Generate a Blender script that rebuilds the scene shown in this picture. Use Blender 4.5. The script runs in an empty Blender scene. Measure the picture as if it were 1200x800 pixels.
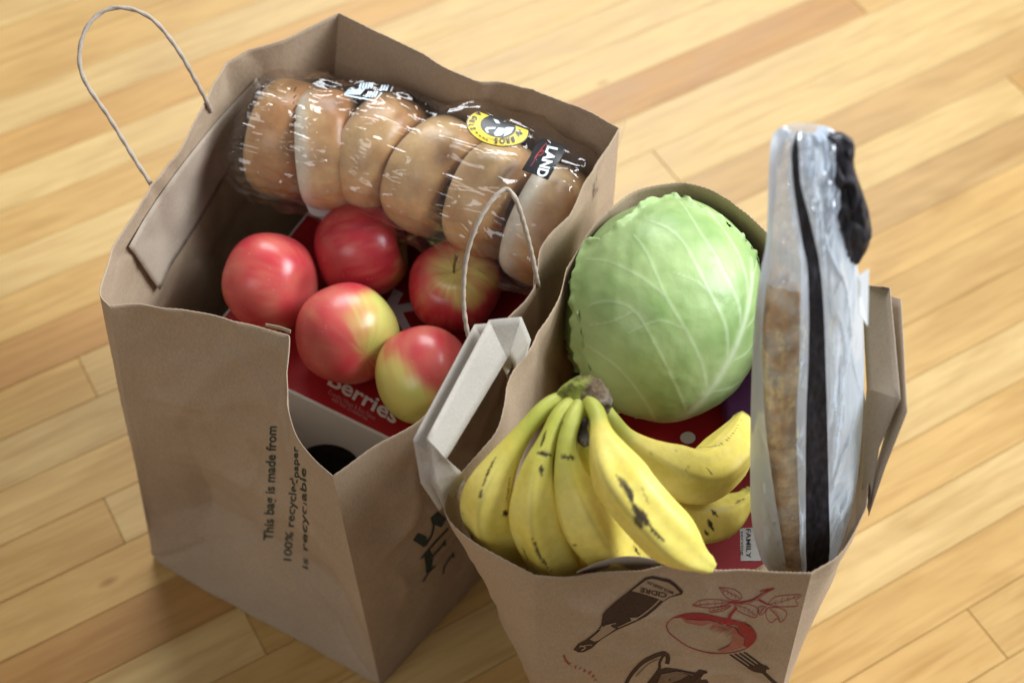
import bpy, bmesh, math, random
from mathutils import Vector, Matrix, noise
from mathutils.bvhtree import BVHTree
from mathutils.geometry import tessellate_polygon

SC = bpy.context.scene
COL = SC.collection
random.seed(7)
PI = math.pi

# ------------------------------------------------------------------ camera
CAM_H, FPX, ROT = 1.32, 1733.0, math.radians(35.0)
cam_d = bpy.data.cameras.new('camera')
cam_d.sensor_width = 36.0
cam_d.lens = FPX / 1200 * 36
cam_d.clip_start, cam_d.clip_end = 0.05, 50
cam_d.dof.use_dof = True
cam_d.dof.focus_distance = 1.10
cam_d.dof.aperture_fstop = 4.6
cam = bpy.data.objects.new('camera', cam_d)
cam.location = (0, 0, CAM_H)
cam.rotation_euler = (ROT, 0, 0)
COL.objects.link(cam)
SC.camera = cam

# ------------------------------------------------------------------ room light
world = bpy.data.worlds.new('World')
SC.world = world
world.use_nodes = True
bg = world.node_tree.nodes['Background']
bg.inputs[0].default_value = (0.92, 0.96, 1.0, 1)
bg.inputs[1].default_value = 0.19


def area(name, loc, target, sx, sy, power, col):
    d = bpy.data.lights.new(name, 'AREA')
    d.shape = 'RECTANGLE'
    d.size, d.size_y, d.energy, d.color = sx, sy, power, col
    o = bpy.data.objects.new(name, d)
    o.location = loc
    o.rotation_euler = (Vector(target) - Vector(loc)).to_track_quat('-Z', 'Y').to_euler()
    COL.objects.link(o)
    return o


area('window_light', (5.0, 1.2, 3.9), (0.05, 0.68, 0.35), 3.3, 3.0, 610, (0.87, 0.95, 1.0))
area('back_window_light', (0.1, 4.9, 4.2), (0.0, 0.8, 0.3), 3.2, 2.2, 235, (0.95, 0.98, 1.0))
area('room_fill_light', (-2.6, -2.2, 3.4), (0.0, 0.7, 0.2), 2.2, 2.0, 40, (1.0, 0.98, 0.95))  # soft fill added from the front left for the bag fronts, not a window

SC.view_settings.view_transform = 'Standard'
SC.view_settings.look = 'None'
SC.view_settings.exposure = 0.21
SC.view_settings.gamma = 1.0

# ------------------------------------------------------------------ geometry helpers
EYE = Vector((0, 0, CAM_H))
RIGHT = Vector((1, 0, 0))
UP = Vector((0, math.cos(ROT), math.sin(ROT)))
FWD = Vector((0, math.sin(ROT), -math.cos(ROT)))


def ray(u, v):
    return (FWD + RIGHT * ((u - 600) / FPX) - UP * ((v - 400) / FPX))


def P(u, v, z):
    "the point at height z that the photograph shows at (u, v)"
    d = ray(u, v)
    return EYE + d * ((z - CAM_H) / d.z)


def proj(p):
    q = p - EYE
    Z = q.dot(FWD)
    return 600 + q.dot(RIGHT) / Z * FPX, 400 - q.dot(UP) / Z * FPX


def lerp(a, b, t):
    return a + (b - a) * t


def sstep(a, b, x):
    t = max(0.0, min(1.0, (x - a) / (b - a)))
    return t * t * (3 - 2 * t)


def catmull(pts, n, closed=False):
    "n samples, even in arc length, along a Catmull-Rom curve through tuples/vectors"
    pts = [tuple(p) for p in pts]
    dim = len(pts[0])
    dense = []
    m = len(pts)
    for i in range(m if closed else m - 1):
        if closed:
            p0, p1, p2, p3 = pts[i - 1], pts[i], pts[(i + 1) % m], pts[(i + 2) % m]
        else:
            p1, p2 = pts[i], pts[i + 1]
            p0 = pts[i - 1] if i > 0 else tuple(2 * a - b for a, b in zip(p1, p2))
            p3 = pts[i + 2] if i + 2 < m else tuple(2 * b - a for a, b in zip(p1, p2))
        for k in range(16):
            t = k / 16
            dense.append(tuple(0.5 * (2 * b + (c - a) * t + (2 * a - 5 * b + 4 * c - d) * t * t + (3 * b - a - 3 * c + d) * t ** 3)
                               for a, b, c, d in zip(p0, p1, p2, p3)))
    dense.append(pts[0] if closed else pts[-1])
    L = [0]
    for a, b in zip(dense, dense[1:]):
        L.append(L[-1] + math.sqrt(sum((x - y) ** 2 for x, y in zip(a[:3], b[:3]))))
    out = []
    k = 0
    for i in range(n):
        s = L[-1] * i / (n if closed else (n - 1))
        while k < len(L) - 2 and L[k + 1] < s:
            k += 1
        t = (s - L[k]) / max(1e-9, L[k + 1] - L[k])
        out.append(tuple(a + (b - a) * t for a, b in zip(dense[k], dense[k + 1])))
    return out


def root_loc(o):
    while o.parent:
        o = o.parent
    return o.location


def tag(o, label=None, cat=None, group=None, kind=None):
    if label: o['label'] = label
    if cat: o['category'] = cat
    if group: o['group'] = group
    if kind: o['kind'] = kind
    return o


def empty(name, loc, label, cat, group=None):
    o = bpy.data.objects.new(name, None)
    o.location = loc
    o.empty_display_size = 0.02
    COL.objects.link(o)
    return tag(o, label, cat, group)


def mk(name, verts, faces, material, parent=None, base=None, smooth=True, sharp=None, cols=None, solid=0.0, soff=-1.0, uv=None):
    "one mesh object from WORLD coordinates, kept relative to its thing's base"
    loc = root_loc(parent) if parent else Vector(base if base is not None else (0, 0, 0))
    me = bpy.data.meshes.new(name)
    me.from_pydata([tuple(Vector(v) - loc) for v in verts], [], faces)
    if smooth:
        me.polygons.foreach_set('use_smooth', [True] * len(me.polygons))
        if sharp is not None:
            me.set_sharp_from_angle(angle=math.radians(sharp))
    if cols is not None:
        ca = me.color_attributes.new('Col', 'FLOAT_COLOR', 'POINT')
        flat = []
        for c in cols:
            flat += [c[0], c[1], c[2], 1.0]
        ca.data.foreach_set('color', flat)
    if uv is not None:
        ua = me.attributes.new('ST', 'FLOAT_VECTOR', 'POINT')
        flat = []
        for c in uv:
            flat += [c[0], c[1], c[2] if len(c) > 2 else 0.0]
        ua.data.foreach_set('vector', flat)
    me.materials.append(material)
    me.update()
    o = bpy.data.objects.new(name, me)
    COL.objects.link(o)
    if parent:
        o.parent = parent
    else:
        o.location = loc
    if solid:
        m = o.modifiers.new('thickness', 'SOLIDIFY')
        m.thickness = solid
        m.offset = soff
        m.use_even_offset = False
    return o


def tube(path, radii, nseg=16, prof=None, up=Vector((0, 0, 1)), cap=True):
    "tube with parallel-transported frames; returns verts, faces, (t, theta) list"
    pts = [Vector(p[:3]) for p in path]
    n = len(pts)
    tans = []
    for i in range(n):
        t = (pts[min(n - 1, i + 1)] - pts[max(0, i - 1)])
        tans.append(t.normalized())
    nrm = up - tans[0] * up.dot(tans[0])
    nrm.normalize()
    V, F, T = [], [], []
    for i in range(n):
        nrm = nrm - tans[i] * nrm.dot(tans[i])
        nrm.normalize()
        bi = tans[i].cross(nrm)
        for k in range(nseg):
            th = 2 * PI * k / nseg
            r = radii[i] * (prof(th, i / (n - 1)) if prof else 1.0)
            V.append(pts[i] + (nrm * math.cos(th) + bi * math.sin(th)) * r)
            T.append((i / (n - 1), th))
    for i in range(n - 1):
        for k in range(nseg):
            a, b = i * nseg + k, i * nseg + (k + 1) % nseg
            F.append((a, b, b + nseg, a + nseg))
    if cap:
        V.append(pts[0]); T.append((0, 0)); c0 = len(V) - 1
        V.append(pts[-1]); T.append((1, 0)); c1 = len(V) - 1
        for k in range(nseg):
            F.append((c0, (k + 1) % nseg, k))
            F.append((c1, (n - 1) * nseg + k, (n - 1) * nseg + (k + 1) % nseg))
    return V, F, T


def fbm(p, oct=3):
    s, a = 0.0, 1.0
    for i in range(oct):
        s += noise.noise(p) * a
        p = p * 2.03
        a *= 0.5
    return s


def bvh_of(o):
    loc = root_loc(o) if o.parent else o.location
    me = o.data
    return BVHTree.FromPolygons([v.co + loc for v in me.vertices], [tuple(p.vertices) for p in me.polygons])


class Print:
    "flat print laid on a surface: outlines as the photograph shows them, put on the thing itself"

    def __init__(self, bvh, lift=0.0005, maxlen=9.0):
        self.b, self.lift, self.maxlen = bvh, lift, maxlen
        self.V, self.F = [], []

    def tri(self, a, b, c, depth=0):
        la = math.dist(a, b); lb = math.dist(b, c); lc = math.dist(c, a)
        m = max(la, lb, lc)
        if m > self.maxlen and depth < 7:
            if m == la:
                h = ((a[0] + b[0]) / 2, (a[1] + b[1]) / 2)
                self.tri(a, h, c, depth + 1); self.tri(h, b, c, depth + 1)
            elif m == lb:
                h = ((b[0] + c[0]) / 2, (b[1] + c[1]) / 2)
                self.tri(a, b, h, depth + 1); self.tri(a, h, c, depth + 1)
            else:
                h = ((a[0] + c[0]) / 2, (a[1] + c[1]) / 2)
                self.tri(a, b, h, depth + 1); self.tri(h, b, c, depth + 1)
            return
        out = []
        for p in (a, b, c):
            d = ray(*p).normalized()
            hit, nr, _, _ = self.b.ray_cast(EYE, d)
            if hit is None:
                return
            if nr.dot(d) > 0:
                nr = -nr
            out.append(hit + nr * self.lift)
        if max((out[0] - out[1]).length, (out[1] - out[2]).length, (out[2] - out[0]).length) > 0.03:
            return
        k = len(self.V)
        self.V += out
        nn = (out[1] - out[0]).cross(out[2] - out[0])
        self.F.append((k, k + 1, k + 2) if nn.dot(ray(*a)) < 0 else (k, k + 2, k + 1))

    def poly(self, pts):
        for t in tessellate_polygon([[Vector((p[0], p[1], 0)) for p in pts]]):
            self.tri(*(tuple(pts[i]) if isinstance(i, int) else (i[0], i[1]) for i in t))

    def stroke(self, pts, w, w2=None, smooth=True):
        if smooth and len(pts) > 2:
            pts = catmull([(p[0], p[1], 0) for p in pts], max(6, len(pts) * 4))
        n = len(pts)
        w2 = w if w2 is None else w2
        L, R = [], []
        for i in range(n):
            a, b = pts[max(0, i - 1)], pts[min(n - 1, i + 1)]
            dx, dy = b[0] - a[0], b[1] - a[1]
            l = math.hypot(dx, dy) or 1
            ww = lerp(w, w2, i / (n - 1)) / 2
            L.append((pts[i][0] - dy / l * ww, pts[i][1] + dx / l * ww))
            R.append((pts[i][0] + dy / l * ww, pts[i][1] - dx / l * ww))
        for i in range(n - 1):
            self.tri(L[i], L[i + 1], R[i]); self.tri(R[i], L[i + 1], R[i + 1])

    def ellipse(self, c, rx, ry, rot=0, n=28):
        cr, sr = math.cos(rot), math.sin(rot)
        self.poly([(c[0] + rx * math.cos(a) * cr - ry * math.sin(a) * sr, c[1] + rx * math.cos(a) * sr + ry * math.sin(a) * cr)
                   for a in [2 * PI * k / n for k in range(n)]])

    def text(self, body, origin, right, up, bold=0.0, align='LEFT', fit=None):
        "origin, right, up in photograph pixels; right/up are one em long"
        cu = bpy.data.curves.new('lettering', 'FONT')
        cu.body = body
        cu.align_x = align
        cu.offset = bold
        cu.resolution_u = 3
        o = bpy.data.objects.new('lettering', cu)
        COL.objects.link(o)
        bpy.context.view_layer.update()
        me = o.evaluated_get(bpy.context.evaluated_depsgraph_get()).to_mesh()
        me.calc_loop_triangles()
        co = [v.co.copy() for v in me.vertices]
        kx = 1.0
        if fit and co:
            w = max(c.x for c in co) - min(c.x for c in co)
            kx = fit / (w * math.hypot(*right))
        q = [(origin[0] + c.x * kx * right[0] + c.y * up[0], origin[1] + c.x * kx * right[1] + c.y * up[1]) for c in co]
        for t in me.loop_triangles:
            self.tri(*(q[i] for i in t.vertices))
        bpy.data.objects.remove(o)
        bpy.data.curves.remove(cu)

    def build(self, name, material, parent):
        return mk(name, self.V, self.F, material, parent, smooth=False) if self.F else None


# ------------------------------------------------------------------ materials
def new_mat(name):
    m = bpy.data.materials.new(name)
    m.use_nodes = True
    nt = m.node_tree
    return m, nt, nt.nodes['Principled BSDF']


def nd(nt, kind, **kw):
    n = nt.nodes.new(kind)
    for k, v in kw.items():
        if k.startswith('i_'):
            n.inputs[k[2:].replace('_', ' ')].default_value = v
        else:
            setattr(n, k, v)
    return n


def tex_noise(nt, scale, detail=4, coord=None, rough=0.55, dist=0.0):
    n = nd(nt, 'ShaderNodeTexNoise')
    n.inputs['Scale'].default_value = scale
    n.inputs['Detail'].default_value = detail
    n.inputs['Roughness'].default_value = rough
    n.inputs['Distortion'].default_value = dist
    if coord is not None:
        nt.links.new(coord, n.inputs['Vector'])
    return n


def ramp(nt, src, stops):
    r = nd(nt, 'ShaderNodeValToRGB')
    e = r.color_ramp.elements
    while len(e) < len(stops):
        e.new(0.5)
    for k, (p, c) in enumerate(stops):
        e[k].position = p
        e[k].color = (*c, 1) if len(c) == 3 else c
    nt.links.new(src, r.inputs['Fac'])
    return r


def mixc(nt, fac, a, b, mode='MIX'):
    m = nd(nt, 'ShaderNodeMix', data_type='RGBA', blend_type=mode)
    for sock, val in ((m.inputs[0], fac), (m.inputs[6], a), (m.inputs[7], b)):
        if hasattr(val, 'is_output'):
            nt.links.new(val, sock)
        elif isinstance(val, (int, float)):
            sock.default_value = val
        else:
            sock.default_value = (*val, 1)
    return m.outputs[2]


def bump(nt, height, strength, dist, bsdf):
    b = nd(nt, 'ShaderNodeBump')
    b.inputs['Strength'].default_value = strength
    b.inputs['Distance'].default_value = dist
    nt.links.new(height, b.inputs['Height'])
    nt.links.new(b.outputs[0], bsdf.inputs['Normal'])
    return b


def objco(nt):
    return nd(nt, 'ShaderNodeTexCoord').outputs['Object']


def mat_paper(name, base, var=0.12, rough=0.85):
    m, nt, b = new_mat(name)
    co = objco(nt)
    fine = tex_noise(nt, 900, 3, co)
    mp = nd(nt, 'ShaderNodeMapping')
    mp.inputs['Scale'].default_value = (260, 260, 60)
    nt.links.new(co, mp.inputs[0])
    fib = tex_noise(nt, 3.0, 4, mp.outputs[0], 0.7)
    big = tex_noise(nt, 9, 3, co)
    lo = tuple(c * (1 - var) for c in base)
    hi = tuple(min(1, c * (1 + var)) for c in base)
    c1 = ramp(nt, fib.outputs[0], [(0.3, lo), (0.7, hi)]).outputs[0]
    c2 = ramp(nt, big.outputs[0], [(0.3, (0.88, 0.87, 0.85)), (0.7, (1, 1, 1))]).outputs[0]
    c3 = ramp(nt, fine.outputs[0], [(0.3, (0.86, 0.85, 0.84)), (0.6, (1, 1, 1))]).outputs[0]
    c = mixc(nt, 1.0, mixc(nt, 1.0, c1, c2, 'MULTIPLY'), c3, 'MULTIPLY')
    nt.links.new(c, b.inputs['Base Color'])
    b.inputs['Roughness'].default_value = rough
    b.inputs['Specular IOR Level'].default_value = 0.3
    crum = tex_noise(nt, 26, 5, co, 0.6, 0.4)
    add = nd(nt, 'ShaderNodeMath', operation='ADD')
    ml = nd(nt, 'ShaderNodeMath', operation='MULTIPLY')
    ml.inputs[1].default_value = 0.06
    nt.links.new(fine.outputs[0], ml.inputs[0])
    nt.links.new(crum.outputs[0], add.inputs[0])
    nt.links.new(ml.outputs[0], add.inputs[1])
    bump(nt, add.outputs[0], 0.35, 0.004, b)
    return m


def mat_flat(name, col, rough=0.6, var=0.0, spec=0.4, scale=60):
    m, nt, b = new_mat(name)
    b.inputs['Roughness'].default_value = rough
    b.inputs['Specular IOR Level'].default_value = spec
    if var:
        n = tex_noise(nt, scale, 4, objco(nt))
        c = ramp(nt, n.outputs[0], [(0.3, tuple(x * (1 - var) for x in col)), (0.7, tuple(min(1, x * (1 + var)) for x in col))])
        nt.links.new(c.outputs[0], b.inputs['Base Color'])
    else:
        b.inputs['Base Color'].default_value = (*col, 1)
    return m


def mat_ink(name, col, keep=0.25, scale=700):
    "ink rubbed into kraft paper: small gaps let the paper through"
    m, nt, b = new_mat(name)
    n = tex_noise(nt, scale, 3, objco(nt), 0.7)
    paper = (0.36, 0.25, 0.16)
    lo = tuple(lerp(c, p, keep) for c, p in zip(col, paper))
    r = ramp(nt, n.outputs[0], [(0.45, col), (0.75, lo)])
    nt.links.new(r.outputs[0], b.inputs['Base Color'])
    b.inputs['Roughness'].default_value = 0.8
    b.inputs['Specular IOR Level'].default_value = 0.2
    return m


def attr_col(nt):
    return nd(nt, 'ShaderNodeAttribute', attribute_name='Col').outputs['Color']


M = {}
M['kraft'] = mat_paper('kraft_paper', (0.43, 0.318, 0.222))
M['kraft_art'] = mat_paper('kraft_paper_printed', (0.42, 0.308, 0.213))
M['handle_paper'] = mat_paper('handle_paper', (0.51, 0.455, 0.40), 0.06)
M['patch_paper'] = mat_paper('patch_paper', (0.43, 0.345, 0.27), 0.09)
M['cord'] = mat_paper('twisted_cord', (0.46, 0.38, 0.31), 0.1)
M['ink_green'] = mat_ink('green_ink', (0.018, 0.04, 0.034), 0.25)
M['ink_brown'] = mat_ink('brown_ink', (0.045, 0.02, 0.014), 0.10)
M['ink_brown_light'] = mat_ink('light_brown_ink', (0.16, 0.095, 0.06), 0.25)
M['ink_red'] = mat_ink('red_ink', (0.30, 0.022, 0.024), 0.22)
M['ink_red_light'] = mat_ink('light_red_ink', (0.33, 0.10, 0.075), 0.5, 420)
M['ink_paper'] = mat_ink('bare_paper', (0.30, 0.21, 0.14), 0.5)
M['ink_white'] = mat_flat('white_ink', (0.75, 0.77, 0.78), 0.4)
M['ink_pale'] = mat_flat('pale_ink', (0.58, 0.68, 0.74), 0.4)
M['ink_pink'] = mat_flat('pink_ink', (0.55, 0.25, 0.26), 0.5)
M['ink_yellow'] = mat_flat('yellow_ink', (0.72, 0.53, 0.03), 0.35)
M['ink_black'] = mat_flat('black_ink', (0.014, 0.013, 0.014), 0.3)
M['ink_redspot'] = mat_flat('red_spot_ink', (0.30, 0.03, 0.035), 0.4)
M['red_card'] = mat_flat('red_card', (0.37, 0.014, 0.020), 0.5, 0.06, 0.3, 20)
M['white_card'] = mat_flat('white_card', (0.62, 0.63, 0.64), 0.5, 0.03, 0.4, 20)
M['purple_card'] = mat_flat('purple_card', (0.22, 0.08, 0.30), 0.4, 0.05)
M['stem'] = mat_flat('apple_stem', (0.17, 0.13, 0.04), 0.7, 0.3, 0.3, 300)


def mat_wood():
    m, nt, b = new_mat('maple_strip')
    co = objco(nt)
    info = nd(nt, 'ShaderNodeObjectInfo')
    off = nd(nt, 'ShaderNodeVectorMath', operation='SCALE')
    off.inputs[3].default_value = 37.0
    nt.links.new(info.outputs['Random'], off.inputs[0])
    add = nd(nt, 'ShaderNodeVectorMath', operation='ADD')
    nt.links.new(co, add.inputs[0]); nt.links.new(off.outputs[0], add.inputs[1])
    mp = nd(nt, 'ShaderNodeMapping')
    mp.inputs['Scale'].default_value = (1.6, 26, 26)
    nt.links.new(add.outputs[0], mp.inputs[0])
    grain = tex_noise(nt, 4.0, 7, mp.outputs[0], 0.62, 0.6)
    mp2 = nd(nt, 'ShaderNodeMapping')
    mp2.inputs['Scale'].default_value = (2.2, 9, 9)
    nt.links.new(add.outputs[0], mp2.inputs[0])
    cloud = tex_noise(nt, 2.2, 4, mp2.outputs[0], 0.55, 1.2)
    g = ramp(nt, grain.outputs[0], [(0.28, (0.80, 0.74, 0.64)), (0.55, (1, 1, 1)), (0.8, (1.05, 1.04, 1.0))]).outputs[0]
    c = ramp(nt, cloud.outputs[0], [(0.3, (0.86, 0.80, 0.70)), (0.62, (1.04, 1.03, 1.0))]).outputs[0]
    col = mixc(nt, 1.0, info.outputs['Color'], g, 'MULTIPLY')
    col = mixc(nt, 1.0, col, c, 'MULTIPLY')
    kn = nd(nt, 'ShaderNodeTexVoronoi')
    kn.inputs['Scale'].default_value = 1.0
    mp3 = nd(nt, 'ShaderNodeMapping')
    mp3.inputs['Scale'].default_value = (4.2, 10, 10)
    nt.links.new(add.outputs[0], mp3.inputs[0])
    nt.links.new(mp3.outputs[0], kn.inputs[0])
    k = ramp(nt, kn.outputs[0], [(0.015, (0.35, 0.22, 0.13)), (0.06, (1, 1, 1))]).outputs[0]
    col = mixc(nt, 0.8, col, k, 'MULTIPLY')
    nt.links.new(col, b.inputs['Base Color'])
    b.inputs['Roughness'].default_value = 0.42
    b.inputs['Specular IOR Level'].default_value = 0.35
    rr = ramp(nt, cloud.outputs[0], [(0.3, (0.36,) * 3), (0.7, (0.5,) * 3)])
    nt.links.new(rr.outputs[0], b.inputs['Roughness'])
    bump(nt, grain.outputs[0], 0.06, 0.001, b)
    return m


M['wood'] = mat_wood()
M['subfloor'] = mat_flat('floor_gap', (0.10, 0.055, 0.025), 0.9)


def mat_apple():
    m, nt, b = new_mat('apple_skin')
    co = objco(nt)
    v = nd(nt, 'ShaderNodeTexVoronoi')
    v.inputs['Scale'].default_value = 230
    nt.links.new(co, v.inputs['Vector'])
    dots = ramp(nt, v.outputs['Distance'], [(0.10, (1, 1, 1)), (0.19, (0, 0, 0))]).outputs[0]
    big = tex_noise(nt, 90, 2, co)
    dm = mixc(nt, 1.0, dots, ramp(nt, big.outputs[0], [(0.48, (0, 0, 0)), (0.62, (1, 1, 1))]).outputs[0], 'MULTIPLY')
    sep = nd(nt, 'ShaderNodeMath', operation='MULTIPLY')
    nt.links.new(dm, sep.inputs[0]); sep.inputs[1].default_value = 0.35
    col = mixc(nt, sep.outputs[0], attr_col(nt), (0.66, 0.42, 0.20))
    nt.links.new(col, b.inputs['Base Color'])
    b.inputs['Roughness'].default_value = 0.30
    b.inputs['Specular IOR Level'].default_value = 0.5
    b.inputs['Subsurface Weight'].default_value = 0.08
    b.inputs['Subsurface Radius'].default_value = (0.012, 0.006, 0.003)
    b.inputs['Subsurface Scale'].default_value = 0.3
    bump(nt, tex_noise(nt, 45, 3, co).outputs[0], 0.06, 0.003, b)
    return m


M['apple'] = mat_apple()


def mat_vcol(name, rough, spec=0.4, nscale=120, nvar=0.12, bstr=0.15, bdist=0.002, bscale=200, sss=0.0):
    m, nt, b = new_mat(name)
    co = objco(nt)
    n = tex_noise(nt, nscale, 5, co, 0.6)
    r = ramp(nt, n.outputs[0], [(0.3, (1 - nvar,) * 3), (0.7, (1 + nvar * 0.4,) * 3)]).outputs[0]
    nt.links.new(mixc(nt, 1.0, attr_col(nt), r, 'MULTIPLY'), b.inputs['Base Color'])
    b.inputs['Roughness'].default_value = rough
    b.inputs['Specular IOR Level'].default_value = spec
    if sss:
        b.inputs['Subsurface Weight'].default_value = sss
        b.inputs['Subsurface Radius'].default_value = (0.006, 0.006, 0.003)
        b.inputs['Subsurface Scale'].default_value = 0.4
    bump(nt, tex_noise(nt, bscale, 4, co).outputs[0], bstr, bdist, b)
    return m


M['bagel'] = mat_vcol('bagel_crust', 0.33, 0.45, 60, 0.22, 0.22, 0.003, 110)
M['banana'] = mat_vcol('banana_skin', 0.46, 0.35, 160, 0.10, 0.10, 0.002, 120, 0.05)
M['cabbage'] = mat_vcol('cabbage_leaf', 0.42, 0.45, 40, 0.07, 0.22, 0.003, 70, 0.06)
M['bread'] = mat_vcol('baguette_crust', 0.75, 0.25, 90, 0.35, 0.6, 0.004, 160)
M['crown'] = mat_vcol('banana_crown', 0.75, 0.25, 200, 0.35, 0.6, 0.004, 260)


def mat_film(name, haze, tint, rough, bscale, bstr, edge=0.5, stretch=(1, 1, 1), base=0.12, st=False, crk=0.35):
    "thin crinkled plastic: mostly see-through, mirror-like at the wrinkles"
    m, nt, b = new_mat(name)
    out = nt.nodes['Material Output']
    co = nd(nt, 'ShaderNodeAttribute', attribute_name='ST').outputs['Vector'] if st else objco(nt)
    mp = nd(nt, 'ShaderNodeMapping')
    mp.inputs['Scale'].default_value = stretch
    if st:
        mp.inputs['Rotation'].default_value = (0, 0, 0.32)
    nt.links.new(co, mp.inputs[0])
    n1 = tex_noise(nt, bscale, 3, mp.outputs[0], 0.5, 1.2)
    v = nd(nt, 'ShaderNodeTexVoronoi', feature='DISTANCE_TO_EDGE')
    v.inputs['Scale'].default_value = bscale * 0.7
    wob = nd(nt, 'ShaderNodeVectorMath', operation='ADD')
    sc = nd(nt, 'ShaderNodeVectorMath', operation='SCALE')
    sc.inputs[3].default_value = 0.012
    nt.links.new(n1.outputs['Color'], sc.inputs[0])
    nt.links.new(mp.outputs[0], wob.inputs[0]); nt.links.new(sc.outputs[0], wob.inputs[1])
    nt.links.new(wob.outputs[0], v.inputs['Vector'])
    crease = ramp(nt, v.outputs['Distance'], [(0.0, (0, 0, 0)), (0.12, (1, 1, 1))]).outputs[0]
    h = nd(nt, 'ShaderNodeMath', operation='MULTIPLY_ADD')
    nt.links.new(crease, h.inputs[0]); h.inputs[1].default_value = crk
    nt.links.new(n1.outputs[0], h.inputs[2])
    bp = nd(nt, 'ShaderNodeBump')
    bp.inputs['Strength'].default_value = bstr
    bp.inputs['Distance'].default_value = 0.006
    nt.links.new(h.outputs[0], bp.inputs['Height'])
    gl = nd(nt, 'ShaderNodeBsdfGlossy')
    gl.inputs['Roughness'].default_value = rough
    gl.inputs['Color'].default_value = (1, 1, 1, 1)
    nt.links.new(bp.outputs[0], gl.inputs['Normal'])
    tr = nd(nt, 'ShaderNodeBsdfTransparent')
    tr.inputs[0].default_value = (0.97, 0.97, 0.98, 1)
    df = nd(nt, 'ShaderNodeBsdfDiffuse')
    df.inputs[0].default_value = (*tint, 1)
    nt.links.new(bp.outputs[0], df.inputs['Normal'])
    tl = nd(nt, 'ShaderNodeBsdfTranslucent')
    tl.inputs[0].default_value = (*tint, 1)
    dm = nd(nt, 'ShaderNodeMixShader'); dm.inputs[0].default_value = 0.6
    nt.links.new(df.outputs[0], dm.inputs[1]); nt.links.new(tl.outputs[0], dm.inputs[2])
    m1 = nd(nt, 'ShaderNodeMixShader')
    hz = ramp(nt, tex_noise(nt, bscale * 0.35, 3, mp.outputs[0]).outputs[0], [(0.3, (haze * (0.85 if haze > 0.7 else 0.6),) * 3), (0.7, (min(1, haze * 1.35),) * 3)]).outputs[0]
    nt.links.new(hz, m1.inputs[0])
    nt.links.new(tr.outputs[0], m1.inputs[1]); nt.links.new(dm.outputs[0], m1.inputs[2])
    lw = nd(nt, 'ShaderNodeLayerWeight'); lw.inputs[0].default_value = 0.35
    nt.links.new(bp.outputs[0], lw.inputs['Normal'])
    ma = nd(nt, 'ShaderNodeMath', operation='MULTIPLY_ADD')
    nt.links.new(lw.outputs['Fresnel'], ma.inputs[0]); ma.inputs[1].default_value = edge; ma.inputs[2].default_value = base
    m2 = nd(nt, 'ShaderNodeMixShader')
    nt.links.new(ma.outputs[0], m2.inputs[0])
    nt.links.new(m1.outputs[0], m2.inputs[1]); nt.links.new(gl.outputs[0], m2.inputs[2])
    nt.nodes.remove(b)
    nt.links.new(m2.outputs[0], out.inputs['Surface'])
    return m


M['film'] = mat_film('clear_bag_film', 0.012, (0.9, 0.9, 0.93), 0.04, 26, 0.50, 0.25, (0.16, 1.0, 1.0), 0.05, True, 0.06)
M['frost'] = mat_film('frosted_sleeve', 1.15, (0.80, 0.87, 0.97), 0.10, 30, 0.22, 0.35, (1.6, 1.6, 0.3), 0.09, False, 0.1)
M['window'] = mat_film('clear_sleeve_window', 0.04, (0.8, 0.83, 0.86), 0.08, 30, 0.4, 0.35, (1.6, 1.6, 0.4), 0.04, False, 0.15)


def mat_blackfilm():
    m, nt, b = new_mat('black_printed_film')
    co = objco(nt)
    mp = nd(nt, 'ShaderNodeMapping'); mp.inputs['Scale'].default_value = (160, 160, 8)
    nt.links.new(co, mp.inputs[0])
    n = tex_noise(nt, 2, 4, mp.outputs[0], 0.7)
    r = ramp(nt, n.outputs[0], [(0.4, (0.012, 0.010, 0.014)), (0.8, (0.05, 0.045, 0.055))])
    nt.links.new(r.outputs[0], b.inputs['Base Color'])
    b.inputs['Roughness'].default_value = 0.45
    bump(nt, tex_noise(nt, 30, 4, co, 0.5, 1.0).outputs[0], 0.2, 0.006, b)
    return m


M['black_film'] = mat_blackfilm()

# ------------------------------------------------------------------ floor
floor = mk('floor', [(-3, -1, -0.0125), (3, -1, -0.0125), (3, 4.5, -0.0125), (-3, 4.5, -0.0125)], [(0, 1, 2, 3)], M['subfloor'], smooth=False)
tag(floor, kind='structure')
PW = 0.0592
AX = Vector((math.cos(math.radians(30)), math.sin(math.radians(30)), 0))
AN = Vector((-AX.y, AX.x, 0))
q0 = AN.dot(P(80, 668, 0))


def plank_mesh(L):
    g, bv, th = 0.00025, 0.0006, 0.012
    x0, x1, y0, y1 = g, L - g, g, PW - g
    V = [(x0, y0, -th), (x1, y0, -th), (x1, y1, -th), (x0, y1, -th),
         (x0, y0, -bv), (x1, y0, -bv), (x1, y1, -bv), (x0, y1, -bv),
         (x0 + bv, y0 + bv, 0), (x1 - bv, y0 + bv, 0), (x1 - bv, y1 - bv, 0), (x0 + bv, y1 - bv, 0)]
    F = [(0, 1, 5, 4), (1, 2, 6, 5), (2, 3, 7, 6), (3, 0, 4, 7), (4, 5, 9, 8), (5, 6, 10, 9), (6, 7, 11, 10), (7, 4, 8, 11), (8, 9, 10, 11)]
    me = bpy.data.meshes.new('plank')
    me.from_pydata(V, [], F)
    me.materials.append(M['wood'])
    return me


TONES = [(0.66, 0.43, 0.175), (0.63, 0.40, 0.155), (0.69, 0.47, 0.21), (0.61, 0.37, 0.14), (0.65, 0.42, 0.17), (0.70, 0.49, 0.23)]
LIGHT, MID, DARK = (0.71, 0.51, 0.25), (0.65, 0.42, 0.17), (0.545, 0.305, 0.112)
TAN = (0.57, 0.37, 0.165)
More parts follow.
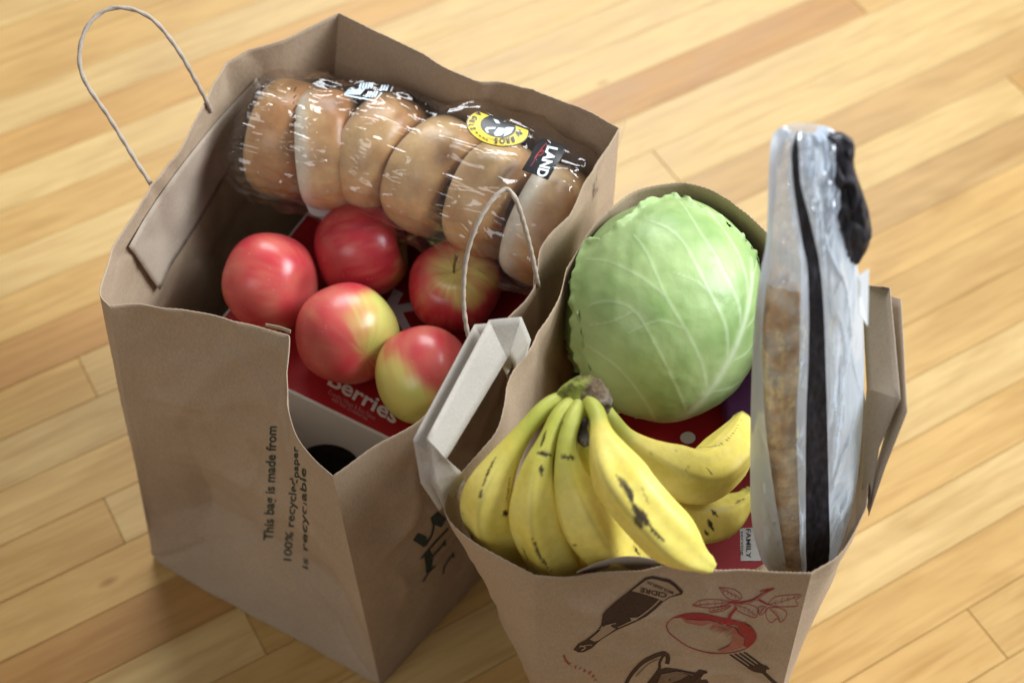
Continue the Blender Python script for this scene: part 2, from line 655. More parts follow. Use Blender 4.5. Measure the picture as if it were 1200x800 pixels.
# what the photograph shows at some spots: tone of the plank there, and where its ends are
spots = [((860, 62), DARK), ((720, 105), DARK), ((800, 40), LIGHT), ((950, 80), LIGHT), ((1080, 40), LIGHT), ((780, 150), LIGHT), ((1000, 130), TAN), ((760, 215), TAN), ((1130, 90), TAN),
         ((1050, 165), LIGHT), ((1180, 110), LIGHT), ((1090, 200), TAN), ((1060, 260), MID), ((1150, 230), MID),
         ((60, 60), DARK), ((180, 20), MID), ((60, 125), LIGHT), ((270, 50), LIGHT), ((40, 195), DARK), ((160, 150), DARK), ((40, 245), MID), ((40, 310), LIGHT), ((60, 370), MID),
         ((40, 440), MID), ((110, 405), DARK), ((60, 520), LIGHT), ((60, 625), MID), ((150, 590), LIGHT), ((100, 690), MID), ((150, 740), DARK), ((230, 770), LIGHT), ((540, 760), DARK),
         ((1120, 420), LIGHT), ((1100, 520), DARK), ((1040, 600), MID), ((1080, 660), LIGHT), ((1150, 760), MID), ((640, 70), LIGHT), ((600, 10), MID), ((520, 30), LIGHT)]
ends = [(131, 603), (92, 420), (308, 757), (765, 177), (1012, 12)]


def cell(p):
    return int(math.floor((AN.dot(p) - q0) / PW)), AX.dot(p)


end_by_row = {}
for e in ends:
    r, a = cell(P(*e, 0))
    end_by_row.setdefault(r, []).append(a)
tone_by_row = {}
for s, t in spots:
    r, a = cell(P(*s, 0))
    tone_by_row.setdefault(r, []).append((a, t))
rp = random.Random(3)
for row in range(-16, 26):
    cuts = sorted(end_by_row.get(row, []))
    if not cuts:
        cuts = [rp.uniform(-0.9, 1.6)]
    a = cuts[0]
    lo = [a]
    while lo[0] > -1.7:
        lo.insert(0, lo[0] - rp.uniform(1.0, 2.0))
    hi = lo[:-1] + cuts
    while hi[-1] < 2.7:
        hi.append(hi[-1] + rp.uniform(1.0, 2.0))
    for a0, a1 in zip(hi, hi[1:]):
        if a1 - a0 < 0.02:
            continue
        o = bpy.data.objects.new('plank', plank_mesh(a1 - a0))
        o.location = AX * a0 + AN * (q0 + row * PW) + Vector((0, 0, rp.uniform(-0.0002, 0.0)))
        o.rotation_euler = (0, 0, math.radians(30))
        t = rp.choice(TONES)
        k = rp.uniform(0.93, 1.05)
        for sa, st in tone_by_row.get(row, []):
            if a0 <= sa < a1:
                t = st; k = rp.uniform(0.98, 1.02)
        k *= 0.75
        o.color = (t[0] * k, t[1] * k * 0.94, t[2] * k * 0.80, 1)
        COL.objects.link(o)
        o.parent = floor
# planks are laid on the subfloor sheet, their tops at z = 0


# ------------------------------------------------------------------ paper bags
class Bag:
    def __init__(self, base, rims, weight, bulge, seed, ncol, nrow, wr=0.0016, zig=0.0007):
        self.base, self.rims, self.weight, self.bulge, self.seed, self.wr = base, rims, weight, bulge, seed, wr
        self.smp = [[Vector(p) for p in catmull(r, 200)] for r in rims]
        self.cen = sum((Vector(b) for b in base), Vector()) / 4
        V, F, ST = [], [], []
        cols = []
        for k in range(4):
            n = ncol[k]
            for i in range(n):
                cols.append((k, i / n))
        nc = len(cols)
        for j in range(nrow + 1):
            t = j / nrow
            for ci, (k, s) in enumerate(cols):
                p = self.pos(k, s, t)
                if j == nrow:
                    p = p + Vector((0, 0, zig if ci % 2 else -zig))
                V.append(p)
        for j in range(nrow):
            for i in range(nc):
                a, b = j * nc + i, j * nc + (i + 1) % nc
                F.append((a, b, b + nc, a + nc))
        F.append(tuple(reversed(range(nc))))
        self.V, self.F = V, F

    def pos(self, k, s, t, inward=0.0):
        b0, b1 = Vector(self.base[k]), Vector(self.base[(k + 1) % 4])
        r0, r1 = self.smp[k][0], self.smp[k][-1]
        x = s * 199
        i = min(198, int(x))
        R = self.smp[k][i].lerp(self.smp[k][i + 1], x - i)
        B, Rf = b0.lerp(b1, s), r0.lerp(r1, s)
        p = B.lerp(Rf, t) + (R - Rf) * self.weight(k, s, t)
        e = b1 - b0
        out = Vector((e.y, -e.x, 0)).normalized()
        p += out * self.bulge[k] * math.sin(PI * min(1, t)) * math.sin(PI * s)
        # creases and crumple, fading at the base and held together at the corners
        q = p * 9 + Vector((self.seed, 0, 0))
        cr = (1 - abs(fbm(q * 1.3, 2))) ** 3
        edge = min(1, 6 * min(s, 1 - s)) * (0.35 + 0.65 * min(1, 4 * t))
        vc = max(0.0, 0.10 - abs(noise.noise(q * 0.55 + Vector((0, 7, 0))))) / 0.10
        vd = max(0.0, 0.08 - abs(noise.noise(q * 0.9 + Vector((4, 0, 9))))) / 0.08
        p += out * ((fbm(q, 3) * self.wr * 1.6 + (cr - 0.45) * self.wr * 0.8 + (vc + 0.6 * vd) * self.wr * 0.9) * edge)
        return p - out * inward


# --- the bag on the left
FLb, FRb = P(178, 655, 0), P(446, 804, 0)
BRb, BLb = Vector((0.085, 0.785, 0)), Vector((-0.215, 0.945, 0))
for v in (FLb, FRb, BRb, BLb):
    v.z = 0.001
rim_front = [P(128, 359, .425), P(160, 357, .425), P(200, 362, .425), P(250, 371, .424), P(300, 380, .423), P(325, 386, .4225), P(338, 390, .422), P(340.5, 394, .422),
             P(340, 420, .42), P(338, 450, .415), P(338, 478, .411), P(345, 508, .406), P(364, 534, .40), P(390, 558, .393)]
rim_right = [P(390, 558, .393), P(440, 523, .396), P(493, 488, .40), P(545, 425, .405), P(588, 375, .41), P(616, 349, .415), P(629, 327, .42), P(634, 295, .425),
             P(646, 277, .43), P(675, 246, .433), P(699, 195, .438), P(726, 150, .44)]
rim_back = [P(726, 150, .44), P(690, 133, .44), P(640, 113, .442), P(590, 97, .443), P(560, 97, .444), P(540, 88, .445), P(480, 58, .447), P(430, 33, .449), P(397, 15, .45)]
rim_left = [P(397, 15, .45), P(340, 45, .447), P(288, 62, .443), P(254, 92, .44), P(238, 122, .437), P(205, 178, .434), P(170, 226, .432), P(140, 272, .43), P(122, 318, .428), P(116, 344, .427), P(128, 359, .425)]
TA = 0.30


def w_left(k, s, t):
    if k == 0:
        m = 2 * min(s, 1 - s) * TA
        return max(0.0, (t - m) / (1 - m))
    if k == 3:
        return t ** 0.7
    return t ** 1.2


bagL = Bag([FLb, FRb, BRb, BLb], [rim_front, rim_right, rim_back, rim_left], w_left, [0.004, 0.004, 0.012, 0.012], 3.1, [120, 110, 90, 110], 110, 0.0027, 0.0002)
_op = bagL.pos


def pos_fold(k, s, t, inward=0.0):
    p = _op(k, s, t, inward)
    if k == 0:                       # the flattened bottom folds of the gusset
        e = FRb - FLb
        out = Vector((e.y, -e.x, 0)).normalized()
        line = 0.20 + (TA - 0.20) * min(s, 1 - s) / 0.5
        d = t / line if t < line else max(0.0, 1 - (t - line) / 0.5)
        p -= out * 0.036 * d * min(1.0, 5 * min(s, 1 - s) + 0.15 * (1 if s < 0.02 else 0))
        line2 = 2 * min(s, 1 - s) * TA
        p -= out * 0.003 * max(0, 1 - abs(t - line2) / 0.025)
    return p


bagL.pos = pos_fold
bagL.__init__(bagL.base, bagL.rims, w_left, bagL.bulge, 3.1, [120, 110, 90, 110], 110, 0.0027, 0.0002)

bag_left = empty('paper_bag', (FLb + FRb + BRb + BLb) / 4, 'larger brown paper grocery bag with twisted cord handles, holding the apples and bagels', 'paper bag', 'paper grocery bags on the floor')
bodyL = mk('body', bagL.V, bagL.F, M['kraft'], bag_left, sharp=38, solid=0.0007)
bvhL = bvh_of(bodyL)


def patch(bag, k, s0, s1, t0, t1, off, name, mat, parent, ns=24, ntt=8, skew=0.0):
    V, F = [], []
    for j in range(ntt + 1):
        for i in range(ns + 1):
            t = lerp(t0, t1, j / ntt)
            s = lerp(s0, s1, i / ns) + skew * (j / ntt - 0.5)
            V.append(bag.pos(k, max(0, min(1, s)), t, off))
    for j in range(ntt):
        for i in range(ns):
            a = j * (ns + 1) + i
            F.append((a, a + 1, a + ns + 2, a + ns + 1))
    return mk(name, V, F, mat, parent, solid=0.0006, sharp=30)


up_edge = catmull([(147, 287, 0), (190, 221, 0), (245, 150, 0), (300, 90, 0)], 41)
lo_edge = catmull([(180, 337, 0), (222, 274, 0), (268, 196, 0), (312, 118, 0)], 41)
pv, pf = [], []
for i in range(41):
    for j in range(11):
        u, v = lerp(up_edge[i][0], lo_edge[i][0], j / 10), lerp(up_edge[i][1], lo_edge[i][1], j / 10)
        h, nr_, _, _ = bvhL.ray_cast(EYE, ray(u, v).normalized())
        if h is None:
            h, nr_, _, _ = bvhL.find_nearest(P(u, v, .42))
        nr_ = nr_ if nr_.dot(ray(u, v)) < 0 else -nr_
        lift = 0.0018 + (0.004 * sstep(6, 0, i) * (0.3 + 0.7 * j / 10))
        pv.append(h + nr_ * lift)
for i in range(40):
    for j in range(10):
        a = i * 11 + j
        pf.append((a, a + 1, a + 12, a + 11))
mk('handle_patch', pv, pf, M['patch_paper'], bag_left, solid=0.0006, soff=0)
patch(bagL, 1, 0.32, 0.72, 0.84, 0.96, 0.0030, 'handle_patch', M['patch_paper'], bag_left, 30, 8)


def cord(pts, r, name, parent, mat, twist=260):
    path = catmull(pts, 150)
    L = 0.3
    V, F, T = tube(path, [r] * len(path), 14, lambda th, t: 0.80 + 0.34 * abs(math.cos(th - t * L * twist)), Vector((0.3, 0.9, 0.1)))
    return mk(name, V, F, mat, parent)


cord([P(181, 228, .405), P(177, 216, .425), P(160, 190, .443), P(128, 138, .472), P(100, 96, .492), P(93, 66, .505), P(101, 34, .517), P(122, 13, .523), P(150, 10, .524), P(180, 24, .517), P(208, 58, .495), P(230, 96, .463), P(243, 121, .436), P(247, 131, .415)],
     0.0017, 'handle', bag_left, M['cord'])
cord([P(550, 396, .40), P(547, 386, .415), P(543, 350, .44), P(546, 305, .468), P(557, 268, .49), P(574, 238, .503), P(592, 222, .508), P(604, 233, .504), P(614, 262, .482), P(623, 297, .452), P(629, 326, .425), P(631, 336, .405)],
     0.0017, 'handle', bag_left, M['cord'])

# green print on the gusset and the recycling emblem on the wide face
pr = Print(bvhL, 0.0005, 6)
pr.text('This bag is made from', (320, 633), (0.03, -1.0), (-16, -1), 0.018, fit=134)
pr.text('100% recycled', (341, 660), (0.08, -1.0), (-13, -2), 0.010, fit=96)
pr.text('paper', (350, 560), (-0.02, -1.0), (-9, -1), 0.012, fit=36)
pr.text('is recyclable', (361, 668), (-0.02, -1.0), (-10, -4), 0.008, fit=118)
pr.build('printed_lettering', M['ink_green'], bag_left)
pr = Print(bvhL, 0.0006, 6)
cx = lambda x, y: (470 + x / 3.64, 580 + y / 3.64)
pr.poly([cx(50, 190), cx(70, 160), cx(105, 175), cx(112, 200), cx(95, 220)])
pr.poly([cx(125, 95), cx(155, 68), cx(192, 100), cx(170, 135), cx(130, 120)])
pr.stroke([cx(100, 215), cx(130, 165), cx(140, 110)], 2.4)
pr.build('printed_emblem', M['ink_green'], bag_left)
pr = Print(bvhL, 0.0006, 6)
pr.stroke([cx(85, 268), cx(130, 215), cx(200, 140)], 1.8)
pr.build('printed_emblem', M['ink_green'], bag_left)
pr = Print(bvhL, 0.0006, 6)
pr.poly([cx(95, 250), cx(120, 228), cx(135, 260), cx(128, 322), cx(105, 330), cx(102, 290)])
pr.stroke([cx(92, 368), cx(118, 325), cx(145, 300)], 1.6)
pr.build('printed_emblem', M['ink_green'], bag_left)
pr = Print(bvhL, 0.0006, 6)
pr.stroke([cx(130, 262), cx(165, 225), cx(188, 190)], 1.6)
pr.poly([cx(170, 215), cx(188, 188), cx(190, 215)])
pr.build('printed_emblem', M['ink_green'], bag_left)
pr = Print(bvhL, 0.0006, 6)
pr.stroke([cx(178, 335), cx(185, 300), cx(222, 245)], 1.5)
pr.poly([cx(208, 262), cx(222, 238), cx(226, 265)])
pr.build('printed_emblem', M['ink_green'], bag_left)

# --- the bag on the right
FL2, FR2, BR2, BL2 = Vector((0.027, 0.452, .001)), Vector((0.226, 0.450, .001)), Vector((0.246, 0.735, .001)), Vector((0.078, 0.738, .001))
r2_front = [P(626, 674, .43), P(660, 675, .43), P(700, 671, .431), P(745, 668, .432), P(783, 662, .434), P(815, 666, .432), P(870, 669, .43), P(915, 671, .43), P(951, 671, .43)]
r2_right = [P(951, 671, .43), P(982, 650, .43), P(1006, 614, .43), P(1017, 575, .43), P(1020, 520, .43), P(1012, 450, .43), P(990, 380, .43), P(955, 320, .43), P(905, 278, .43)]
r2_back = [P(905, 278, .43), P(870, 248, .43), P(832, 224, .432), P(790, 215, .432), P(745, 222, .43), P(712, 246, .43)]
r2_left = [P(712, 246, .43), P(690, 272, .43), P(668, 316, .43), P(655, 347, .43), P(640, 374, .43), P(620, 406, .43), P(598, 440, .43), P(590, 478, .43), P(580, 512, .43), P(553, 546, .43), P(528, 582, .43),
           P(529, 608, .43), P(552, 632, .43), P(590, 655, .43), P(626, 674, .43)]


def w_right(k, s, t):
    return t ** 1.15


bagR = Bag([FL2, FR2, BR2, BL2], [r2_front, r2_right, r2_back, r2_left], w_right, [0.002, 0.004, 0.004, 0.004], 8.7, [120, 110, 80, 130], 110, 0.0021, 0.0005)
bag_right = empty('paper_bag', (FL2 + FR2 + BR2 + BL2) / 4, 'smaller brown paper bag with flat handles and printed cider bottle and fruit, holding bananas', 'paper bag', 'paper grocery bags on the floor')
_opR = bagR.pos


def pos_crease(k, s, t, inward=0.0):
    p = _opR(k, s, t, inward)
    if k == 0:                       # centre fold of the front gusset
        p.y -= 0.007 * (1 - abs(2 * s - 1)) * min(1, 3 * (1.05 - t))
    return p


bagR.pos = pos_crease
bagR.__init__(bagR.base, bagR.rims, w_right, bagR.bulge, 8.7, [120, 110, 80, 130], 110, 0.0021, 0.0005)
bodyR = mk('body', bagR.V, bagR.F, M['kraft_art'], bag_right, sharp=30, solid=0.0007)
bvhR = bvh_of(bodyR)


def ribbon(pairs, name, parent, mat, n=10, solid=0.0005, soff=0.0):
    "flat folded paper strip from (outer, inner) pairs of points"
    V, F = [], []
    rows = []
    for (a0, b0), (a1, b1) in zip(pairs, pairs[1:]):
        for i in range(n):
            t = i / n
            rows.append((a0.lerp(a1, t), b0.lerp(b1, t)))
    rows.append(pairs[-1])
    m = 5
    for a, b in rows:
        for k in range(m + 1):
            p = a.lerp(b, k / m)
            p = p + Vector((0, 0, 1)) * noise.noise(p * 40) * 0.0006
            V.append(p)
    for i in range(len(rows) - 1):
        for k in range(m):
            a = i * (m + 1) + k
            F.append((a, a + 1, a + m + 2, a + m + 1))
    return mk(name, V, F, mat, parent, sharp=25, solid=solid, soff=soff)


ribbon([(P(311, 379, .4250), P(311, 382, .4225)), (P(328, 382.5, .4250), P(328, 386, .4220)), (P(341, 387, .4245), P(340.5, 391, .4215))], 'torn_rim', bag_left, M['kraft'])
# left handle: two plies of a folded strip, ends glued into the bag
hl = ribbon([(P(521, 596, .415), P(545, 566, .415)), (P(506, 566, .455), P(540, 552, .455)), (P(500, 513, .50), P(523, 538, .478)), (P(573, 375, .50), P(594, 420, .478)), (P(611, 371, .502), P(596, 418, .478)), (P(622, 398, .462), P(602, 427, .457)), (P(616, 420, .42), P(602, 434, .42))],
            'handle', bag_right, M['handle_paper'])
ribbon([(P(515, 598, .412), P(540, 575, .412)), (P(493, 566, .45), P(530, 556, .45)), (P(484, 515, .492), P(512, 540, .47)), (P(556, 380, .492), P(578, 424, .47)), (P(592, 378, .492), P(586, 424, .47)), (P(604, 405, .45), P(590, 432, .45)), (P(612, 425, .412), P(596, 445, .412))],
       'outer_ply', hl, M['handle_paper'])
hr = ribbon([(P(1018, 600, .412), P(1010, 570, .412)), (P(1030, 525, .462), P(1012, 500, .462)), (P(1055, 467, .520), P(1016, 455, .49)), (P(1043, 337, .520), P(1010, 333, .49)), (P(1036, 336, .520), P(1010, 334, .49)), (P(1010, 352, .45), P(990, 345, .45)), (P(1003, 372, .41), P(988, 360, .41))],
            'handle', bag_right, M['patch_paper'])
ribbon([(P(1018, 604, .412), P(1017, 580, .412)), (P(1038, 545, .462), P(1040, 500, .462)), (P(1063, 482, .515), P(1046, 478, .485)), (P(1056, 350, .515), P(1036, 345, .485))],
       'outer_ply', hr, M['patch_paper'])
# inner lining flap behind the front rim
flap = []
fv, ff = [], []
for i in range(25):
    t = i / 24
    u = lerp(676, 797, t)
    v0 = 671 - 4 * t
    hgt = 17 * math.sin(PI * min(1, t * 1.02)) ** 0.9
    a = P(u, v0 + 10, .40) + Vector((0, 0.006, 0))
    b = P(u, v0 - hgt, .434 + 0.004 * math.sin(PI * t))
    fv += [a, a.lerp(b, .5), b]
for i in range(24):
    for k in range(2):
        a = i * 3 + k
        ff.append((a, a + 3, a + 4, a + 1))
mk('lining_flap', fv, ff, M['patch_paper'], bag_right, solid=0.0006)

# printed drawings on the front of the right bag
c2 = lambda x, y: (660 + x / 8, 665 + y / 8)
c3 = lambda x, y: (770 + x / 6.667, 680 + y / 6.667)
c4 = lambda x, y: (640 + x / 5.714, 740 + y / 5.714)
C2 = lambda l: [c2(*p) for p in l]
C3 = lambda l: [c3(*p) for p in l]
C4 = lambda l: [c4(*p) for p in l]
pr = Print(bvhR, 0.0005, 12)
pr.poly(C2([(95, 760), (140, 705), (215, 665), (300, 600), (355, 530), (370, 430), (400, 390), (500, 300), (615, 210), (700, 140), (770, 85), (840, 70), (1000, 105), (1050, 140), (1125, 215), (1110, 245), (1010, 268), (940, 310), (860, 385), (780, 450), (690, 495), (600, 535), (500, 578), (430, 620), (350, 670), (300, 715), (270, 745), (190, 785), (140, 785)]))
bottle = pr.build('printed_bottle', M['ink_brown'], bag_right)
pr = Print(bvhR, 0.0008, 12)
pr.poly(C2([(640, 205), (720, 145), (785, 98), (840, 92), (985, 128), (1040, 165), (1095, 222), (1000, 258), (935, 300), (860, 268), (760, 235)]))
pr.poly(C2([(395, 528), (495, 505), (490, 560), (420, 610), (330, 668), (290, 680), (250, 660), (330, 590)]))
pr.stroke(C2([(905, 290), (820, 370), (690, 465), (510, 548)]), 1.8, 1.0)
pr.poly(C2([(625, 460), (690, 455), (690, 480), (640, 485)]))
pr.stroke(C2([(160, 720), (210, 735), (170, 765)]), 1.4)
pr.stroke(C2([(150, 730), (250, 710), (270, 720)]), 1.0)
pr.build('bottle_label', M['ink_paper'], bottle)
pr = Print(bvhR, 0.0011, 6)
pr.text('CIDRE', c2(975, 228), (-8.2, -1.9), (-1.6, 7.4), 0.03, fit=32)
pr.build('label_lettering', M['ink_brown'], bottle)
pr = Print(bvhR, 0.0011, 6)
pr.text('MOUSSEUX', c2(1035, 212), (-5.2, -2.2), (-1.0, 4.6), 0.02, fit=34)
pr.build('label_small_lettering', M['ink_brown'], bottle)

pr = Print(bvhR, 0.0005, 12)
oval = [(70, 355), (90, 315), (140, 280), (220, 255), (310, 250), (400, 262), (500, 285), (580, 300), (680, 325), (740, 365), (772, 420), (760, 470), (710, 515), (640, 545), (540, 562), (430, 562), (320, 540), (230, 505), (150, 450), (95, 405)]
pr.stroke(C3(oval + oval[:1]), 1.0)
pr.poly(C3([(120, 290), (220, 255), (310, 250), (400, 262), (500, 285), (580, 300), (680, 325), (740, 365), (772, 420), (760, 470), (700, 520), (672, 500), (690, 455), (665, 420), (635, 405), (630, 350), (590, 340), (560, 352), (500, 330), (470, 312), (400, 300), (300, 300), (200, 285)]))
fr_rng = random.Random(5)
for i in range(26):
    t = i / 25
    x = 430 + 220 * t
    y = 330 + 40 * t + (60 if i % 2 else 0) * t
    l = 25 + 30 * fr_rng.random()
    pr.stroke(C3([(x + 18, y), (x - l * 0.6, y + l)]), 0.9, 0.2)
pr.stroke(C3([(560, 300), (570, 265), (600, 230), (620, 205)]), 4.0, 3.0)


def leaf(pts, spine):
    pr.stroke(C3(pts + pts[:1]), 0.75)
    pr.stroke(C3(spine), 0.6)
    for i in range(1, 5):
        t = i / 5
        x = lerp(spine[0][0], spine[-1][0], t); y = lerp(spine[0][1], spine[-1][1], t)
        pr.stroke(C3([(x, y), (x + 14 * (1 if spine[-1][0] > spine[0][0] else -1), y - 22)]), 0.4)
        pr.stroke(C3([(x, y), (x + 16 * (1 if spine[-1][0] > spine[0][0] else -1), y + 20)]), 0.4)


leaf([(275, 188), (340, 150), (450, 142), (570, 162), (520, 190), (420, 207), (330, 200)], [(570, 165), (420, 178), (290, 188)])
leaf([(482, 48), (560, 55), (630, 80), (662, 130), (610, 150), (545, 130), (510, 90)], [(650, 135), (570, 95), (495, 55)])
leaf([(410, 210), (500, 200), (575, 190), (530, 225), (470, 240), (412, 242)], [(570, 195), (490, 220), (420, 230)])
leaf([(600, 175), (700, 178), (775, 205), (783, 250), (765, 285), (690, 260), (620, 225)], [(610, 185), (700, 215), (770, 270)])
leaf([(860, 180), (920, 125), (1020, 108), (1130, 107), (1080, 150), (1100, 190), (1000, 200), (920, 195)], [(870, 180), (990, 155), (1110, 115)])
leaf([(870, 205), (940, 205), (1000, 230), (1010, 270), (965, 322), (935, 290), (895, 325), (855, 290), (850, 240)], [(875, 210), (920, 250), (960, 300)])
leaf([(790, 200), (845, 195), (845, 235), (800, 265)], [(840, 200), (820, 230), (800, 255)])
pr.stroke(C3([(560, 165), (660, 165), (740, 150), (800, 115), (860, 75), (915, 58)]), 3.0, 2.2)
pr.stroke(C3([(770, 130), (830, 165), (870, 185)]), 2.6, 1.6)
pr.stroke(C3([(800, 80), (850, 66), (912, 60)]), 1.2)
pom = pr.build('printed_pomegranate', M['ink_red'], bag_right)
for shade in (
    [(190, 290), (300, 300), (400, 300), (470, 318), (520, 345), (440, 345), (420, 325), (350, 345), (300, 335), (230, 322)],
    [(560, 365), (600, 350), (640, 410), (668, 430), (680, 465), (665, 510), (600, 535), (500, 548), (470, 540), (560, 500), (600, 440)],
    [(665, 165), (760, 140), (830, 85), (905, 60), (840, 100), (770, 150), (690, 180)]):
    pr = Print(bvhR, 0.0009, 12)
    pr.poly(C3(shade))
    pr.build('pomegranate_shading', M['ink_red_light'], pom)

pr = Print(bvhR, 0.0005, 12)
for i in range(4):
    a, b = (565 + i * 37, 572 - i * 6), (708 + i * 38, 668 - i * 3)
    pr.stroke(C3([a, b]), 1.2, 2.0)
    pr.stroke(C3([(a[0] + 14, a[1] + 2), (b[0] + 10, b[1])]), 0.5)
pr.poly(C3([(705, 680), (725, 650), (760, 662), (800, 640), (830, 655), (855, 660), (880, 685), (850, 690), (852, 715), (945, 800), (1000, 860), (975, 870), (905, 800), (820, 718), (760, 708)]))
pr.build('printed_fork', M['ink_brown'], bag_right)

pr = Print(bvhR, 0.0005, 12)
pr.stroke(C4([(530, 350), (570, 280), (640, 205), (720, 160), (790, 140), (815, 170), (808, 210)]), 4.2, 5.0)
pr.stroke(C4([(785, 150), (760, 200), (755, 245), (700, 320), (680, 345)]), 3.0)
pr.poly(C4([(752, 250), (800, 235), (880, 245), (1000, 270), (1020, 248), (1075, 258), (1080, 272), (1050, 280), (1085, 330), (1100, 400), (660, 400), (700, 330)]))
tea = pr.build('printed_teapot', M['ink_brown'], bag_right)
pr = Print(bvhR, 0.0009, 12)
pr.poly(C4([(770, 275), (880, 255), (950, 280), (900, 310), (800, 345), (740, 350)]))
pr.stroke(C4([(600, 290), (680, 210), (750, 175)]), 1.3)
pr.stroke(C4([(900, 258), (985, 282)]), 1.0)
pr.build('teapot_shading', M['ink_brown_light'], tea)
pr = Print(bvhR, 0.0005, 12)
wpath = catmull([(*c4(108, 150), 0), (*c4(125, 200), 0), (*c4(180, 235), 0), (*c4(250, 262), 0), (*c4(300, 290), 0), (*c4(330, 345), 0)], 11)
for ch, a, b in zip('www.trader', wpath, wpath[1:]):
    dx, dy = b[0] - a[0], b[1] - a[1]
    l = math.hypot(dx, dy)
    pr.text(ch, (a[0], a[1]), (dx / l * 7.5, dy / l * 7.5), (dy / l * 7.5, -dx / l * 7.5), 0.0)
pr.build('printed_lettering', M['ink_red'], bag_right)
# brown arc of another drawing on the left edge of the front
pr = Print(bvhR, 0.0005, 10)
pr.stroke([(581, 768), (590, 776), (600, 790), (606, 806)], 2.2, 3.0)
pr.stroke([(585, 776), (592, 786), (598, 800)], 1.2)
pr.build('printed_drawing', M['ink_brown'], bag_right)

# ------------------------------------------------------------------ cereal carton and other cartons
def carton(name, c0, ex, ey, lx, ly, z0, z1, label, top_mat, side_mat, bev=0.0015):
    base = c0 + ex * lx / 2 + ey * ly / 2
    base.z = z0
    o = empty(name, base, label, 'box')
    z = Vector((0, 0, 1))
    q = [c0, c0 + ex * lx, c0 + ex * lx + ey * ly, c0 + ey * ly]
    q = [Vector((p.x, p.y, 0)) for p in q]
    cen = sum(q, Vector()) / 4
    V = [p + z * z0 for p in q] + [p + z * (z1 - bev) for p in q] + [p + (cen - p).normalized() * bev * 1.4 + z * (z1 - 0.0003) for p in q]
    F = [(3, 2, 1, 0)] + [(i, (i + 1) % 4, 4 + (i + 1) % 4, 4 + i) for i in range(4)] + [(4 + i, 4 + (i + 1) % 4, 8 + (i + 1) % 4, 8 + i) for i in range(4)]
    F += [(8, 9, 10, 11)]
    sd = mk('side_panels', V, F, side_mat, o, smooth=False)
    q2 = [p + (cen - p).normalized() * bev * 2.2 for p in q]
    V = [p + z * z1 for p in q2] + [p + z * (z1 - 0.0002) for p in q2]
    t = mk('top_panel', V, [(0, 1, 2, 3)] + [(i + 4, (i + 1) % 4 + 4, (i + 1) % 4, i) for i in range(4)], top_mat, o, smooth=False)
    return o, t, sd


ey = Vector((0.48, 0.876, 0)).normalized()
ex = Vector((ey.y, -ey.x, 0))
TOPZ = 0.272
c0 = P(231, 406, TOPZ)
box, boxtop, boxside = carton('cereal_box', c0, ex, ey, 0.232, 0.20, 0.002, TOPZ, 'red and white berry cereal box lying under the apples in the larger bag', M['red_card'], M['white_card'])
bt = bvh_of(boxtop)
pr = Print(bt, 0.0004, 14)
pr.text('Berries', (382, 449), (27, 16.0), (11, -22), 0.022, fit=92)
pr.text('Red', (414, 425), (27, 16.0), (11, -22), 0.022, fit=50)
pr.build('printed_title', M['ink_white'], box)
pr = Print(bt, 0.0004, 14)
pr.text('Crunchy Wheat & Rice Flakes', (384, 461), (8, 4.6), (3, -7), 0.0, fit=63)
pr.text('with Real Strawberries', (388, 469), (8, 4.6), (3, -7), 0.0, fit=48)
pr.build('printed_lettering', M['ink_pink'], box)
pr = Print(bt, 0.0004, 14)
pr.text('K', (440, 372), (70, 38), (26, -50), 0.03)
pr.build('printed_letter', M['ink_white'], box)
sidebvh = bvh_of(boxside)
pr = Print(sidebvh, 0.0004, 14)
pr.ellipse((385, 545), 37, 25, 0.1)
pr.build('printed_spot', M['ink_black'], box)
pr = Print(sidebvh, 0.0004, 14)
pr.text('2', (436, 531), (11, 5), (1, -9), 0.01)
pr.text('z', (431, 537), (8, 4), (1, -7), 0.01)
pr.build('printed_numeral', M['ink_black'], box)

a2 = (FL2 - FR2).normalized() * -1
b2v = (BL2 - FL2).normalized()
rb, rbt, _ = carton('snack_box', Vector((0.050, 0.468, 0)), Vector((0.995, -0.01, 0)).normalized(), Vector((0.085, 0.995, 0)).normalized(), 0.142, 0.238, 0.002, 0.292, 'dark red box with a small white label, under the bananas in the smaller bag', M['red_card'], M['red_card'])
rbv = bvh_of(rbt)
pr = Print(rbv, 0.0004, 14)
pr.poly([(867, 619), (884, 618), (899, 657), (868, 657)])
lab = pr.build('label', M['white_card'], rb)
pr = Print(rbv, 0.0008, 14)
pr.text('FAMILY', (874, 619), (0.1, 9), (8, 0), 0.01, fit=34)
pr.build('label_lettering', M['ink_black'], lab)
pr = Print(rbv, 0.0008, 14)
pr.text('serving', (868, 622), (0.1, 8), (5, 0), 0.0, fit=28)
pr.build('label_small_lettering', M['ink_black'], lab)
pr = Print(rbv, 0.0004, 14)
pr.ellipse((806, 513), 9, 7)
pr.build('printed_dot', M['ink_white'], rb)
pr = Print(rbv, 0.0004, 14)
pr.ellipse((866, 553), 9, 5, 0.5)
pr.build('printed_dot', M['ink_white'], rb)
pr = Print(rbv, 0.0004, 14)
pr.text('TOTAL', (873, 505), (0.2, 10), (8, 0), 0.01, fit=36)
pr.build('printed_lettering', M['ink_white'], rb)
pb, _, _ = carton('small_carton', P(855, 498, .315), Vector((1, 0.05, 0)).normalized(), Vector((-0.05, 1, 0)).normalized(), 0.040, 0.05, 0.2925, 0.315, 'small purple carton tucked below the cabbage beside the baguette sleeve', M['purple_card'], M['purple_card'])

# ------------------------------------------------------------------ apples
def cdir(r, u, t):
    "direction given as right, up, towards the viewer"
    return (RIGHT * r + UP * u - FWD * t).normalized()


